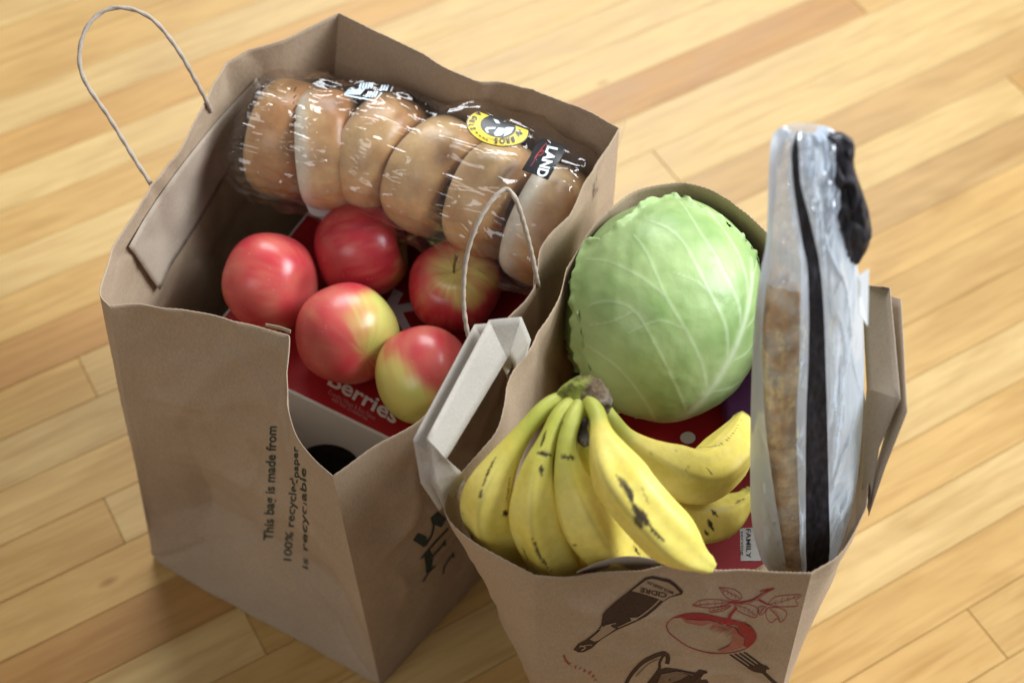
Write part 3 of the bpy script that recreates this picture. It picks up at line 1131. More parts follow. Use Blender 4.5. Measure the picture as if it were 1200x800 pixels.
def apple(c, r, axis, ydir, yamt, label, seed, stem=True, tall=0.94, ystem=0.0, deep=0.0):
    n, m = 56, 80
    ax = axis.normalized()
    tmp = Vector((0.3, 0.2, 0.9))
    e1 = (tmp - ax * tmp.dot(ax)).normalized()
    e2 = ax.cross(e1)
    V, F, C = [], [], []
    for i in range(n + 1):
        ph = PI * i / n
        for k in range(m):
            th = 2 * PI * k / m
            lob = 1 + 0.018 * math.cos(5 * th + seed) * math.sin(ph) + 0.02 * math.sin(2 * th + seed * 2)
            rr = r * math.sin(ph) ** 0.92 * (1 + 0.05 * math.cos(ph)) * lob
            zz = r * tall * math.cos(ph)
            g = math.exp(-(math.sin(ph) / 0.40) ** 2)
            zz -= r * (0.27 if ph < PI / 2 else -0.16) * g
            d = e1 * math.cos(th) + e2 * math.sin(th)
            V.append(c + d * rr + ax * zz)
            nrm = (d * math.sin(ph) + ax * math.cos(ph))
            y = nrm.dot(ydir)
            st = noise.noise(Vector((th * 5.5, ph * 1.1, seed))) * 0.5 + noise.noise(Vector((math.cos(th) * 14, math.sin(th) * 14, ph * 1.3 + seed))) * 0.35
            st2 = noise.noise(Vector((math.cos(th) * 26, math.sin(th) * 26, ph * 2.0 + seed))) * math.sin(ph)
            blob = noise.noise(nrm * 2.2 + Vector((seed, 0, 0))) * 0.35
            f = sstep(1 - yamt - 0.30, 1 - yamt + 0.30, y + st * 0.20 + blob * 0.6)
            f = max(f, ystem * math.exp(-(ph / 0.42) ** 2) * (1 + st))
            f = max(0, min(1, f))
            red = Vector((0.52, 0.040, 0.052)).lerp(Vector((0.33, 0.014, 0.028)), max(0, min(1, deep + st * 0.7)))
            red = red.lerp(Vector((0.62, 0.19, 0.13)), max(0, min(0.8, 0.30 + blob * 1.2 - deep * 0.6 + 0.2 * st)))
            yel = Vector((0.72, 0.60, 0.17)).lerp(Vector((0.54, 0.58, 0.14)), 0.5 + blob)
            red = red.lerp(Vector((0.66, 0.26, 0.13)), max(0, min(0.35, st2 * 0.42 - 0.02)))
            C.append(red.lerp(yel, f))
    for i in range(n):
        for k in range(m):
            a, b = i * m + k, i * m + (k + 1) % m
            F.append((a, a + m, b + m, b))
    base = Vector((c.x, c.y, c.z - r))
    o = empty('apple', base, label, 'apple', 'apples on the cereal box')
    mk('fruit', V, F, M['apple'], o, cols=C)
    if stem:
        s0 = c + ax * r * 0.55
        pts = catmull([s0, s0 + ax * 0.014 + e1 * 0.001, s0 + ax * 0.029 + e1 * 0.005], 8)
        SV, SF, _ = tube(pts, [0.0011, 0.0011, 0.0011, 0.0012, 0.0013, 0.0014, 0.0017, 0.0018], 8)
        mk('stem', SV, SF, M['stem'], o)
    return o


zc = TOPZ + 0.041
apple(P(318, 331, zc), 0.0425, cdir(-0.85, 0.25, -0.45), cdir(0.2, -0.9, -0.4), 0.10, 'leftmost apple, rosy red all over, by the left wall of the bag', 1.0, False, deep=0.1)
apple(P(424, 292, zc + .002), 0.0425, cdir(0.93, 0.16, 0.12), cdir(0.95, -0.35, -0.3), 0.16, 'deep red apple lying on its side, stem pointing right toward the bagels', 2.3, True, 1.03, 0.25, deep=0.55)
apple(P(533, 336, zc), 0.0402, cdir(0.0, 0.42, 0.9), cdir(0.35, 0.25, 0.85), 0.10, 'striped red apple with its stem facing up, under the cord handle', 3.7, True, 0.92, 0.75, deep=0.55)
apple(P(408, 392, zc), 0.0430, cdir(-0.5, 0.5, -0.7), cdir(0.92, 0.15, 0.25), 0.36, 'middle apple, pinkish red with a yellow right side', 5.1, False, 0.96)
apple(P(496, 440, zc - .001), 0.0395, cdir(-0.2, 0.8, -0.5), cdir(-0.62, -0.72, 0.2), 0.72, 'nearest apple, half yellow green and half red, beside the white paper handle', 6.6, False, 1.04)

# ------------------------------------------------------------------ bagels and their plastic bag
BZ = 0.362
bA, bB = P(322, 168, BZ), P(640, 262, BZ - 0.004)
bd = (bB - bA); bd.z = 0
bd.normalize()
bn = Vector((-bd.y, bd.x, 0))
bagels = [(337, 163, 0.000, 0.02, 'leftmost bagel in the plastic bag, plain brown crust'),
          (384, 175, 0.006, 0.36, 'second bagel from the left, pale flat underside showing at its lower end'),
          (446, 180, 0.008, -0.20, 'third bagel from the left in the plastic bag'),
          (510, 207, 0.006, -0.34, 'fourth bagel from the left in the plastic bag'),
          (578, 234, 0.002, -0.24, 'fifth bagel from the left, below the yellow round emblem'),
          (640, 264, -0.002, -0.12, 'rightmost bagel with a pale side, below the black label')]
bcen = [P(u, v, BZ + dz) for u, v, dz, _, _ in bagels]
for i, (_, _, _, yaw, lab) in enumerate(bagels):
    c = bcen[i].copy()
    ax = (bd * math.cos(yaw) + bn * math.sin(yaw) + Vector((0, 0, 0.06 * math.sin(i * 2.1)))).normalized()
    e1 = (Vector((0, 0, 1)) - ax * ax.z).normalized()
    e2 = ax.cross(e1)
    R0, rr, ra = 0.0310, 0.0212, 0.0258
    n, m = 64, 40
    V, F, C = [], [], []
    for a in range(n):
        th = 2 * PI * a / n
        d = e1 * math.cos(th) + e2 * math.sin(th)
        for b in range(m):
            ph = 2 * PI * b / m
            cs, sn = math.cos(ph), math.sin(ph)
            rad = R0 + rr * (abs(cs) ** 0.78) * (1 if cs > 0 else -1)
            axl = ra * (abs(sn) ** 0.75) * (1 if sn > 0 else -1)
            if sn < 0:
                axl = max(axl, -0.0205)          # flat baked underside
            p = c + d * rad + ax * axl
            k = 1 + 0.022 * fbm(p * 24 + Vector((i * 5, 0, 0)), 2)
            p = c + (p - c) * k
            V.append(p)
            under = sstep(0.05, 0.55, -sn) if i == 1 else sstep(-0.15, 0.5, -sn) if i == 5 else sstep(0.35, 1.0, -sn) * 0.65
            mott = fbm(p * 45 + Vector((i * 3, 1, 0)), 3)
            bake = 0.42 + 0.50 * sn + mott * 0.6 + 0.40 * math.cos(th - 0.5 + i)
            col = Vector((0.70, 0.46, 0.22)).lerp(Vector((0.43, 0.195, 0.068)), max(0, min(1, bake)))
            col = col.lerp(Vector((0.74, 0.67, 0.53)), max(0, min(1, under + 0.1 * mott)))
            C.append(col)
    for a in range(n):
        for b in range(m):
            q, w = a * m + b, a * m + (b + 1) % m
            q2, w2 = ((a + 1) % n) * m + b, ((a + 1) % n) * m + (b + 1) % m
            F.append((q, q2, w2, w))
    mk_o = mk('bagel', V, F, M['bagel'], base=(c.x, c.y, c.z - 0.053), cols=C)
    tag(mk_o, lab, 'bagel', 'bagels in the plastic bag')

# film
L = (bB - bA).length
fb = empty('plastic_bag', bA.lerp(bB, 0.5) - Vector((0, 0, 0.058)), 'clear crinkled plastic bag printed with a yellow emblem, wrapped around the bagels', 'plastic bag')
V, F, FST, VS = [], [], [], []
NS, NT = 240, 240
keys = [(-0.052, 0.034, 0.006, -0.012), (-0.047, 0.038, 0.010, -0.010), (-0.037, 0.048, 0.032, -0.004), (-0.022, 0.0575, 0.055, 0), (-0.006, 0.0595, 0.0585, 0), (L * 0.25, 0.0605, 0.0600, 0), (L / 2, 0.0590, 0.0590, 0), (L * 0.72, 0.068, 0.068, 0.006), (L * 0.9, 0.070, 0.068, 0.007), (L + 0.010, 0.067, 0.064, 0.006),
        (L + 0.028, 0.054, 0.054, 0.008), (L + 0.040, 0.026, 0.030, 0.012), (L + 0.048, 0.013, 0.016, 0.022), (L + 0.056, 0.022, 0.016, 0.036), (L + 0.064, 0.034, 0.018, 0.052), (L + 0.070, 0.040, 0.016, 0.064)]
ks = catmull(keys, NS)
for j, (s, ru, rv, dz) in enumerate(ks):
    s = ks[j][0]
    x = min(s, L + 0.03 + max(0, s - L - 0.03) * 0.25) / L
    c = bA + (bB - bA) * x
    q = max(0.0, min(1.0, x)) * 5
    iq = min(4, int(q))
    tq = sstep(0, 1, q - iq)
    c += lerp(bcen[iq] - (bA + (bB - bA) * (iq / 5)), bcen[iq + 1] - (bA + (bB - bA) * ((iq + 1) / 5)), tq)
    c.z += dz
    c += bn * 0.006 * sstep(L * 0.5, L, s)
    if s > L + 0.03:
        c += bn * (s - L - 0.03) * 1.0
    for k in range(NT):
        th = 2 * PI * k / NT
        cu, su = math.cos(th), math.sin(th)
        p = c + bn * ru * cu + Vector((0, 0, 1)) * rv * su
        # crinkles: sharp diagonal folds, stronger towards the gathered ends
        q = Vector((s * 11 + math.cos(th) * 0.9, math.cos(th) * 4.2 - s * 9, math.sin(th) * 4.2))
        rid = (1 - abs(noise.noise(q))) ** 8 * 0.0034
        rid += (1 - abs(noise.noise(q * 2.1 + Vector((5, 1, 0))))) ** 7 * 0.0013
        q3 = Vector((s * 26 + math.sin(th) * 2, math.cos(th) * 3.0, math.sin(th) * 3.0 + 4))
        rid += (1 - abs(noise.noise(q3))) ** 9 * 0.0024
        end = sstep(L + 0.02, L + 0.06, s) * 0.9 + sstep(-0.02, -0.052, s) * 0.4
        rid += end * 0.006 * noise.noise(Vector((s * 60, th * 3, 2)))
        sag = -0.0022 * (0.5 - 0.5 * math.cos(2 * PI * (s / (L / 5) + 0.5))) if -0.02 < s < L + 0.02 else 0
        nrm = (bn * cu + Vector((0, 0, 1)) * su)
        V.append(p + nrm * (rid + sag - 0.0006))
        FST.append((s, th * 0.058))
        VS.append(p + nrm * (sag + 0.0024))
for j in range(NS - 1):
    for k in range(NT):
        a, b = j * NT + k, j * NT + (k + 1) % NT
        F.append((a, b, b + NT, a + NT))
film = mk('film', V, F, M['film'], fb, uv=FST)
fbv = BVHTree.FromPolygons(VS, F)

# emblem
e_ = lambda x, y: (540 + x / 8, 125 + y / 8)
E_ = lambda l: [e_(*p) for p in l]


def ell(rx, ry, n=40, c=(345, 205), rot=0.20):
    out = []
    cr, sr = math.cos(rot), math.sin(rot)
    for k in range(n):
        a = 2 * PI * k / n
        x, y = rx * math.cos(a), ry * math.sin(a)
        X, Y = c[0] + x * cr - y * sr, c[1] + x * sr + y * cr
        top = 52 + (X - 150) * 0.375        # the emblem goes over the back of the bag here
        out.append(e_(X, max(Y, top)))
    return out


pr = Print(fbv, 0.0006, 8); pr.poly(ell(298, 172)); emb = pr.build('emblem', M['ink_black'], fb)
pr = Print(fbv, 0.0009, 8); pr.poly(ell(288, 163)); pr.build('emblem_ring', M['ink_yellow'], emb)
pr = Print(fbv, 0.0012, 8); pr.poly(ell(168, 100, c=(350, 195))); pr.build('emblem_centre', M['ink_black'], emb)
pr = Print(fbv, 0.0015, 8)
pr.poly(E_([(410, 215), (440, 205), (500, 210), (470, 265), (400, 295), (415, 255)]))
pr.poly(E_([(300, 128), (350, 145), (370, 175), (330, 170)]))
pr.poly(E_([(222, 225), (240, 205), (325, 205), (325, 222), (250, 228), (265, 262), (240, 255)]))
pr.poly(E_([(310, 260), (350, 210), (405, 215), (412, 255), (380, 285), (325, 290)]))
pr.build('emblem_figure', M['ink_pale'], emb)
pr = Print(fbv, 0.0015, 8)
for ch, x, y, a in [('A', 178, 82, 2.45), ('G', 140, 120, 2.75), ('E', 118, 150, 3.0), ('L', 112, 185, 3.25), ('S', 128, 215, 3.5)]:
    # tops towards the centre
    ux, uy = 345 - x, 205 - y
    l = math.hypot(ux, uy); ux /= l; uy /= l
    rx, ry = -uy, ux
    pr.text(ch, e_(x - ux * 36, y - uy * 30), (rx * 6, ry * 6), (ux * 8.5, uy * 8.5), 0.03, 'CENTER')
for ch, x, y in [('M', 548, 262), ('B', 490, 322), ('R', 442, 330), ('O', 390, 332), ('S', 332, 334)]:
    ux, uy = (x - 345) * 0.35, y - 150
    l = math.hypot(ux, uy); ux /= l; uy /= l
    rx, ry = -uy, ux
    pr.text(ch, e_(x - ux * 28, y - uy * 28), (rx * 8, ry * 8), (ux * 9, uy * 9), 0.03, 'CENTER')
for x, y in [(150, 255), (180, 285), (215, 305), (245, 322)]:
    pr.stroke(E_([(x - 10, y - 10), (x + 10, y + 6)]), 1.0, smooth=False)
pr.build('emblem_lettering', M['ink_black'], emb)
# black label
pr = Print(fbv, 0.0006, 8)
pr.poly(E_([(770, 300), (880, 335), (1000, 385), (950, 470), (815, 692), (690, 640), (570, 598), (640, 480), (690, 375)]))
lb = pr.build('label', M['ink_black'], fb)
pr = Print(fbv, 0.0010, 8)
pr.text('LAND', e_(815, 372), (-7.4, 18.5), (16.5, 3.8), 0.035, fit=37)
pr.build('label_lettering', M['ink_white'], lb)
pr = Print(fbv, 0.0010, 8)
pr.stroke(E_([(800, 350), (770, 380), (740, 420), (715, 460), (690, 500), (700, 470), (760, 400)]), 1.0)
pr.stroke(E_([(690, 500), (670, 540), (650, 560)]), 0.8)
pr.stroke(E_([(740, 430), (775, 420), (760, 450), (725, 470)]), 0.9)
pr.build('label_script', M['ink_redspot'], lb)
# white block print and the pale paper tag
g_ = lambda x, y: (380 + x / 6.667, 80 + y / 6.667)
pr = Print(fbv, 0.0006, 8)
for x in range(275, 380, 22):
    pr.stroke([g_(x, 165), g_(x + 14, 118)], 2.1, smooth=False)
for x in range(160, 275, 22):
    pr.stroke([g_(x, 212), g_(x + 40, 168)], 2.0, smooth=False)
for x in range(325, 400, 22):
    pr.stroke([g_(x, 230), g_(x + 25, 188)], 2.0, smooth=False)
for x in range(435, 500, 22):
    pr.stroke([g_(x, 180), g_(x + 20, 138)], 2.1, smooth=False)
pr.stroke([g_(160, 215), g_(395, 258), g_(450, 195)], 1.5, smooth=False)
pr.stroke([g_(520, 185), g_(535, 150)], 1.6, smooth=False)
pr.build('printed_block', M['ink_pale'], fb)
pr = Print(fbv, 0.0006, 8)
for i in range(7):
    x0 = 341 + i * 0.7 + fr_rng.uniform(-1, 1)
    pr.stroke([(x0, 152 - i * 7.3), (x0 + fr_rng.uniform(1.5, 5), 149 - i * 7.3 - fr_rng.uniform(0, 3))], fr_rng.uniform(0.7, 1.5), smooth=False)
pr.build('printed_small_text', M['ink_black'], fb)
pr = Print(fbv, 0.0006, 8)
for i in range(5):
    pr.stroke([(476 + i * 8, 108 + i * 4), (482 + i * 8, 112 + i * 4)], 2.2, smooth=False)
pr.build('printed_small_text', M['ink_black'], fb)
# paper tag stuck to the lower front of the film
tgv = [P(354, 229, .335), P(369, 223, .340), P(422, 238, .335), P(413, 243, .331), P(381, 259, .325), P(363, 250, .328)]
tagp = mk('paper_tag', tgv, [(0, 5, 4, 3, 2, 1)], M['white_card'], fb, smooth=False, solid=0.0004, soff=0)
tb = bvh_of(tagp)
pr = Print(tb, 0.0006, 10)
pr.stroke([(367, 233), (393, 239)], 3.0, smooth=False); pr.stroke([(368, 239), (384, 243)], 1.6, smooth=False); pr.stroke([(391, 244), (395, 245)], 3.0, smooth=False)
pr.build('tag_print', M['ink_pink'], tagp)

# ------------------------------------------------------------------ cabbage
cc = P(777, 363, .383)
CR = 0.0795
vx = lambda l: [((x / 2.5 + 640 - 777) / 119, -(y / 2.5 + 200 - 363) / 119) for x, y in l]
veins = [(vx([(215, 738), (330, 716), (400, 682), (450, 622), (500, 547), (535, 470), (558, 400), (575, 330), (580, 280)]), 0.062, 0.022),
         (vx([(500, 547), (485, 450), (440, 370), (385, 262), (345, 215), (285, 185)]), 0.020, 0.006),
         (vx([(535, 470), (525, 395), (480, 300), (432, 230), (405, 180), (380, 130)]), 0.020, 0.006),
         (vx([(450, 622), (420, 540), (372, 460), (320, 380), (272, 272), (240, 225)]), 0.020, 0.006),
         (vx([(400, 682), (352, 600), (305, 520), (235, 415), (165, 390), (120, 400)]), 0.018, 0.006),
         (vx([(330, 716), (270, 640), (200, 562), (140, 520), (110, 500)]), 0.018, 0.006),
         (vx([(558, 400), (556, 330), (530, 255), (465, 165), (415, 115)]), 0.018, 0.005),
         (vx([(320, 380), (250, 330), (170, 290), (110, 280)]), 0.012, 0.004),
         (vx([(372, 460), (300, 440), (220, 470)]), 0.010, 0.003),
         (vx([(440, 370), (400, 340), (340, 320)]), 0.010, 0.003),
         (vx([(235, 415), (180, 440), (120, 450)]), 0.010, 0.003),
         (vx([(575, 330), (600, 290), (620, 250)]), 0.012, 0.004),
         (vx([(535, 470), (580, 430), (610, 380)]), 0.014, 0.004),
         (vx([(500, 547), (560, 520), (600, 470)]), 0.014, 0.004),
         (vx([(450, 622), (520, 610), (585, 570)]), 0.014, 0.004)]
vseg = []
for pts, w0, w1 in veins:
    sm = catmull([(a, b, 0) for a, b in pts], 18)
    for i in range(17):
        vseg.append((sm[i][0], sm[i][1], sm[i + 1][0], sm[i + 1][1], lerp(w0, w1, i / 17) * (0.9 if w0 > 0.03 else 1.0)))


def vein(a, b):
    best = 0.0
    for x0, y0, x1, y1, w in vseg:
        if abs(a - x0) > w * 3 + 0.1 or abs(b - y0) > w * 3 + 0.1:
            continue
        dx, dy = x1 - x0, y1 - y0
        t = max(0, min(1, ((a - x0) * dx + (b - y0) * dy) / (dx * dx + dy * dy + 1e-9)))
        d = math.hypot(a - x0 - dx * t, b - y0 - dy * t)
        v = math.exp(-(d / w) ** 2) * (1.0 if w > 0.022 else 0.55)
        if v > best:
            best = v
    return best


def cab_dir(a, b):
    "a, b = equal-angle coordinates around the direction to the viewer"
    ph = math.hypot(a, b)
    if ph < 1e-6:
        return -FWD
    s = math.sin(ph) / ph
    return (RIGHT * (a * s) + UP * (b * s) - FWD * math.cos(ph))


def cab_surface(a, b, off, seed, wave=0.0, veined=True):
    d = cab_dir(a, b)
    x, y = d.dot(RIGHT), d.dot(UP)
    front = d.dot(-FWD) > -0.05
    v = vein(x, y) if (veined and front) else 0.0
    und = fbm(d * 2.1 + Vector((seed, 0, 0)), 3)
    # blistered leaf between the veins
    pk = fbm(d * 7 + Vector((seed, 3, 0)), 2)
    r = CR * (1 + 0.012 * und + 0.004 * pk + 0.0055 * v) + off
    p = cc + (RIGHT * (x * r) + UP * (y * r * 1.10) - FWD * (d.dot(-FWD) * r))
    g1, g2 = Vector((0.385, 0.51, 0.205)), Vector((0.225, 0.355, 0.105))
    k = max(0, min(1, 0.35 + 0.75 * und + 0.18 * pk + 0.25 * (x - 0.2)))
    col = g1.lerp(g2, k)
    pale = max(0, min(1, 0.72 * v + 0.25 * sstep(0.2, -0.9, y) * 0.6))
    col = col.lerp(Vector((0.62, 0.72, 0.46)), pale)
    return p, col


cab = empty('cabbage', cc - Vector((0, 0, CR)), 'round pale green cabbage in the smaller bag, behind the bananas', 'cabbage')
# inner head
n, m = 72, 120
V, F, C = [], [], []
for i in range(n + 1):
    ph = PI * i / n
    for k in range(m):
        th = 2 * PI * k / m
        p, col = cab_surface(ph * math.cos(th) * 0.9999, ph * math.sin(th) * 0.9999, -0.0028, 4.0, veined=False)
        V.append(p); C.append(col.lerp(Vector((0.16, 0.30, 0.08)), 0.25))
for i in range(n):
    for k in range(m):
        a, b = i * m + k, i * m + (k + 1) % m
        F.append((a, a + m, b + m, b))
mk('head', V, F, M['cabbage'], cab, cols=C)


def pip(x, y, poly):
    c = False
    j = len(poly) - 1
    for i in range(len(poly)):
        xi, yi = poly[i]; xj, yj = poly[j]
        if (yi > y) != (yj > y) and x < (xj - xi) * (y - yi) / (yj - yi) + xi:
            c = not c
        j = i
    return c


def edge_dist(x, y, poly):
    best = 9
    for i in range(len(poly)):
        x0, y0 = poly[i - 1]; x1, y1 = poly[i]
        dx, dy = x1 - x0, y1 - y0
        t = max(0, min(1, ((x - x0) * dx + (y - y0) * dy) / (dx * dx + dy * dy + 1e-9)))
        best = min(best, math.hypot(x - x0 - dx * t, y - y0 - dy * t))
    return best


def leaf_shell(outline, off, seed, name, res=150, ext=1.75, curl=0.0040, veined=True, dark=0.0):
    "leaf over the head; outline in equal-angle coordinates"
    sm = [(p[0], p[1]) for p in catmull([(a, b, 0) for a, b in outline], 72, closed=True)]
    idx, V, F, C = {}, [], [], []

    def vert(i, j):
        if (i, j) not in idx:
            a, b = -ext + 2 * ext * i / res, -ext + 2 * ext * j / res
            e = edge_dist(a, b, sm)
            o = off + curl * math.exp(-(e / 0.055) ** 2) * (0.6 + noise.noise(Vector((a * 9, b * 9, seed))))
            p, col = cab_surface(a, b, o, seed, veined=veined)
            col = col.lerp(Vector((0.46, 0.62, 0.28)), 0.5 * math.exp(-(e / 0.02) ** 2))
            col = col * (1 - dark)
            idx[(i, j)] = len(V); V.append(p); C.append(col)
        return idx[(i, j)]
    for i in range(res):
        for j in range(res):
            a, b = -ext + 2 * ext * (i + .5) / res, -ext + 2 * ext * (j + .5) / res
            w = 0.014 * noise.noise(Vector((a * 7, b * 7, seed)))
            if pip(a + w, b + w * 0.7, sm):
                F.append((vert(i, j), vert(i + 1, j), vert(i + 1, j + 1), vert(i, j + 1)))
    return mk(name, V, F, M['cabbage'], cab, cols=C, solid=0.0008)


leaf_shell([(-1.10, 0.50), (-0.96, 0.80), (-0.80, 0.72), (-0.66, 0.84), (-0.5, 0.95), (-0.2, 1.25), (0.15, 1.38), (0.42, 1.12), (0.62, 1.0), (0.85, 0.86), (1.2, 0.72), (1.7, 0.4), (1.85, -0.3), (1.5, -1.1), (0.7, -1.75), (-0.3, -1.8), (-0.95, -1.4), (-1.12, -0.7), (-1.14, -0.1)],
           0.0006, 1.3, 'outer_leaf', 290, 1.95)
leaf_shell([(0.38, 1.60), (0.30, 1.25), (0.55, 1.06), (0.80, 0.92), (1.05, 0.78), (1.35, 0.55), (1.65, 0.4), (1.6, 1.0), (1.1, 1.5)], 0.0016, 6.3, 'outer_leaf', 160, curl=0.0012, veined=False)
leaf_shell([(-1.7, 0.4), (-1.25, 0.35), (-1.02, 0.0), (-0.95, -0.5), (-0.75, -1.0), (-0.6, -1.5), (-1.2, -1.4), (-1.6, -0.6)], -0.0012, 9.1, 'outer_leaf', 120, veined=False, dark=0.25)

# ------------------------------------------------------------------ bananas
bunch = empty('banana_bunch', P(700, 600, .36), 'bunch of ripe yellow bananas with green stems and brown flecks in the smaller bag', 'bananas')
YEL, YEL2, GRN, BRN = Vector((0.84, 0.69, 0.17)), Vector((0.75, 0.59, 0.10)), Vector((0.33, 0.40, 0.05)), Vector((0.055, 0.035, 0.016))


def banana(path, rmax, marks=(), tip_dark=0.5, green=0.22, seed=0, roll=0.0, neck=0.30):
    n, m = 170, 88
    pts = catmull(path, n)
    rad = []
    for i in range(n):
        t = i / (n - 1)
        r = rmax * 0.91 * (0.32 + 0.68 * sstep(neck * 0.45, neck * 1.55, t))
        r *= 1 - 0.66 * sstep(0.70, 1.0, t) ** 1.7
        if t > 0.985:
            r *= 0.8
        rad.append(r)
    prof = lambda th, t: 1 + 0.062 * math.cos(5 * (th + roll)) * sstep(0.15, 0.4, t) + 0.012 * math.cos(2 * th + seed)
    V, F, T = tube(pts, rad, m, prof)
    bv = BVHTree.FromPolygons(V, F)
    hits = []
    for poly, w, dark in marks:
        q = catmull([(x, y, 0) for x, y in poly], 22) if len(poly) > 1 else [(poly[0][0], poly[0][1], 0)]
        for i, s in enumerate(q):
            h, _, _, _ = bv.ray_cast(EYE, ray(s[0], s[1]).normalized())
            if h is not None:
                k = 1 - 0.55 * abs(2 * i / max(1, len(q) - 1) - 1) if len(q) > 1 else 1
                hits.append((h, w * k, dark))
    C = []
    for p, (t, th) in zip(V, T):
        nn = fbm(p * 38 + Vector((seed * 7, 0, 0)), 3)
        c = YEL.lerp(YEL2, max(0, min(1, 0.4 + nn * 0.8)))
        g = 1 - sstep(green * 0.55, green * 1.6, t + nn * 0.03)
        c = c.lerp(GRN, g * 0.72)
        c = c.lerp(GRN, 0.25 * sstep(0.86, 0.97, t))
        c = c.lerp(BRN, tip_dark * sstep(0.945, 0.995, t + nn * 0.02))
        rid = max(0, math.cos(5 * (th + roll))) ** 14 * sstep(0.2, 0.4, t)
        c = c.lerp(Vector((0.38, 0.29, 0.06)), 0.42 * rid)
        fl = noise.noise(p * 260 + Vector((seed, 0, 0)))
        if fl > 0.70:
            c = c.lerp(BRN, min(0.5, (fl - 0.70) * 4))
        for h, w, dk in hits:
            d = (p - h).length_squared
            if d < w * w * 4.8:
                d = math.sqrt(d)
                d += 0.0008 * noise.noise(p * 700)
                c = c.lerp(BRN, dk * (1 - sstep(w * 0.45, w * 1.3, d)))
        C.append(c)
    return mk('banana', V, F, M['banana'], bunch, cols=C)


cr = P(688, 468, .478)
# four in front, hanging forwards over the box
banana([P(668, 466, .478), P(645, 474, .480), P(622, 496, .476), P(593, 536, .462), P(572, 582, .440), P(581, 615, .412), P(600, 645, .376), Vector((0.030, 0.500, 0.345)), Vector((0.05, 0.515, 0.325))], 0.0210,
       [([(580, 537), (571, 555), (566, 568)], .0011, 1), ([(564, 574), (562, 584)], .0012, 1), ([(590, 600), (594, 602)], .0021, .9), ([(597, 560), (594, 590)], .0008, .6), ([(553, 625), (553, 640)], .001, .7)], 0.5, 0.20, 1, 0.3)
banana([P(676, 468, .482), P(656, 486, .485), P(640, 520, .480), P(629, 556, .468), P(629, 606, .444), P(645, 646, .408), P(657, 658, .385), Vector((0.056, 0.502, 0.345))], 0.0200,
       [([(640, 505), (634, 522)], .0012, .9), ([(630, 530), (646, 533)], .0018, .8), ([(634, 545), (635, 556)], .0016, .5), ([(625, 632), (632, 650), (645, 668)], .0014, 1), ([(612, 640), (618, 655)], .001, .8)], 0.5, 0.24, 2, 0.1)
banana([P(684, 468, .484), P(671, 492, .488), P(664, 524, .484), P(670, 566, .470), P(692, 615, .446), P(720, 645, .402), P(736, 656, .376), Vector((0.090, 0.500, 0.350))], 0.0200,
       [([(658, 535), (674, 536)], .0016, .8), ([(660, 480), (659, 500)], .001, .7), ([(700, 560), (712, 585)], .0007, .35), ([(742, 640), (750, 650)], .0012, .8), ([(672, 638), (675, 640)], .001, .6)], 0.4, 0.24, 3, 0.25)
banana([P(690, 468, .488), P(700, 486, .494), P(709, 520, .498), P(732, 566, .494), P(768, 610, .480), P(806, 646, .462), P(833, 664, .449)], 0.0200,
       [([(732, 568), (738, 578), (741, 588)], .0026, .7), ([(737, 574), (740, 584)], .0014, .9), ([(742, 592), (752, 604), (760, 614)], .0034, .75), ([(747, 598), (757, 612)], .0017, .95), ([(758, 612), (768, 624), (778, 634)], .0015, .9), ([(726, 560), (736, 574)], .0030, .25), ([(744, 606), (752, 618)], .0030, .25), ([(738, 630), (748, 645)], .0010, .8), ([(752, 570), (760, 590)], .0007, .25), ([(720, 555), (735, 572)], .0008, .4)], 0.08, 0.18, 4, 0.5)
# two at the right, lower
banana([P(700, 470, .478), P(716, 492, .470), P(742, 520, .452), P(782, 549, .430), P(822, 557, .412), P(853, 532, .402), P(866, 502, .396), P(870, 488, .392)], 0.0208,
       [([(806, 524), (840, 522), (858, 508), (869, 492)], .0011, .9), ([(758, 510), (776, 519)], .0008, .4), ([(828, 548), (835, 556)], .0008, .5), ([(800, 556), (808, 545)], .0006, .35)], 0.75, 0.16, 5, 0.0)
banana([P(692, 474, .474), P(686, 505, .455), P(694, 540, .430), P(735, 585, .400), P(790, 606, .380), P(838, 606, .368), P(868, 590, .362), P(880, 576, .36)], 0.0205,
       [([(830, 610), (836, 620)], .0018, .7), ([(834, 598), (840, 604)], .0014, .6), ([(826, 622), (830, 626)], .0014, .6), ([(860, 590), (872, 584)], .0010, .5)], 0.6, 0.2, 6, 0.2)
# crown
path = catmull([P(660, 466, .479), P(676, 461, .484), P(690, 460, .487), P(703, 468, .490), P(709, 480, .492)], 26)
V, F, T = tube(path, [0.0045 + 0.006 * math.sin(PI * min(1, 0.15 + i / 25 * 0.85)) for i in range(26)], 24, lambda th, t: 1 + 0.12 * math.cos(3 * th + 4 * t) + 0.06 * math.cos(7 * th))
C = []
for p, (t, th) in zip(V, T):
    nn = fbm(p * 120, 3)
    c = Vector((0.30, 0.33, 0.06)).lerp(Vector((0.20, 0.14, 0.08)), sstep(0.35, 0.62, t + nn * 0.18))
    c = c.lerp(Vector((0.34, 0.27, 0.20)), sstep(0.72, 0.9, t + nn * 0.12))
    c = c.lerp(Vector((0.05, 0.035, 0.02)), max(0, min(0.85, nn * 1.3)))
    C.append(c)
V = [p + Vector((1, 1, 1)) * 0.0011 * noise.noise(p * 320) for p in V]
mk('crown', V, F, M['crown'], bunch, cols=C, sharp=50)
path = catmull([P(684, 488, .484), P(681, 505, .480), P(687, 523, .474)], 12)
V, F, T = tube(path, [0.003, 0.0045, 0.005, 0.005, 0.0048, 0.0047, 0.0046, 0.0046, 0.0045, 0.004, 0.003, 0.002], 12, lambda th, t: 1 + 0.2 * math.cos(3 * th + 5 * t))
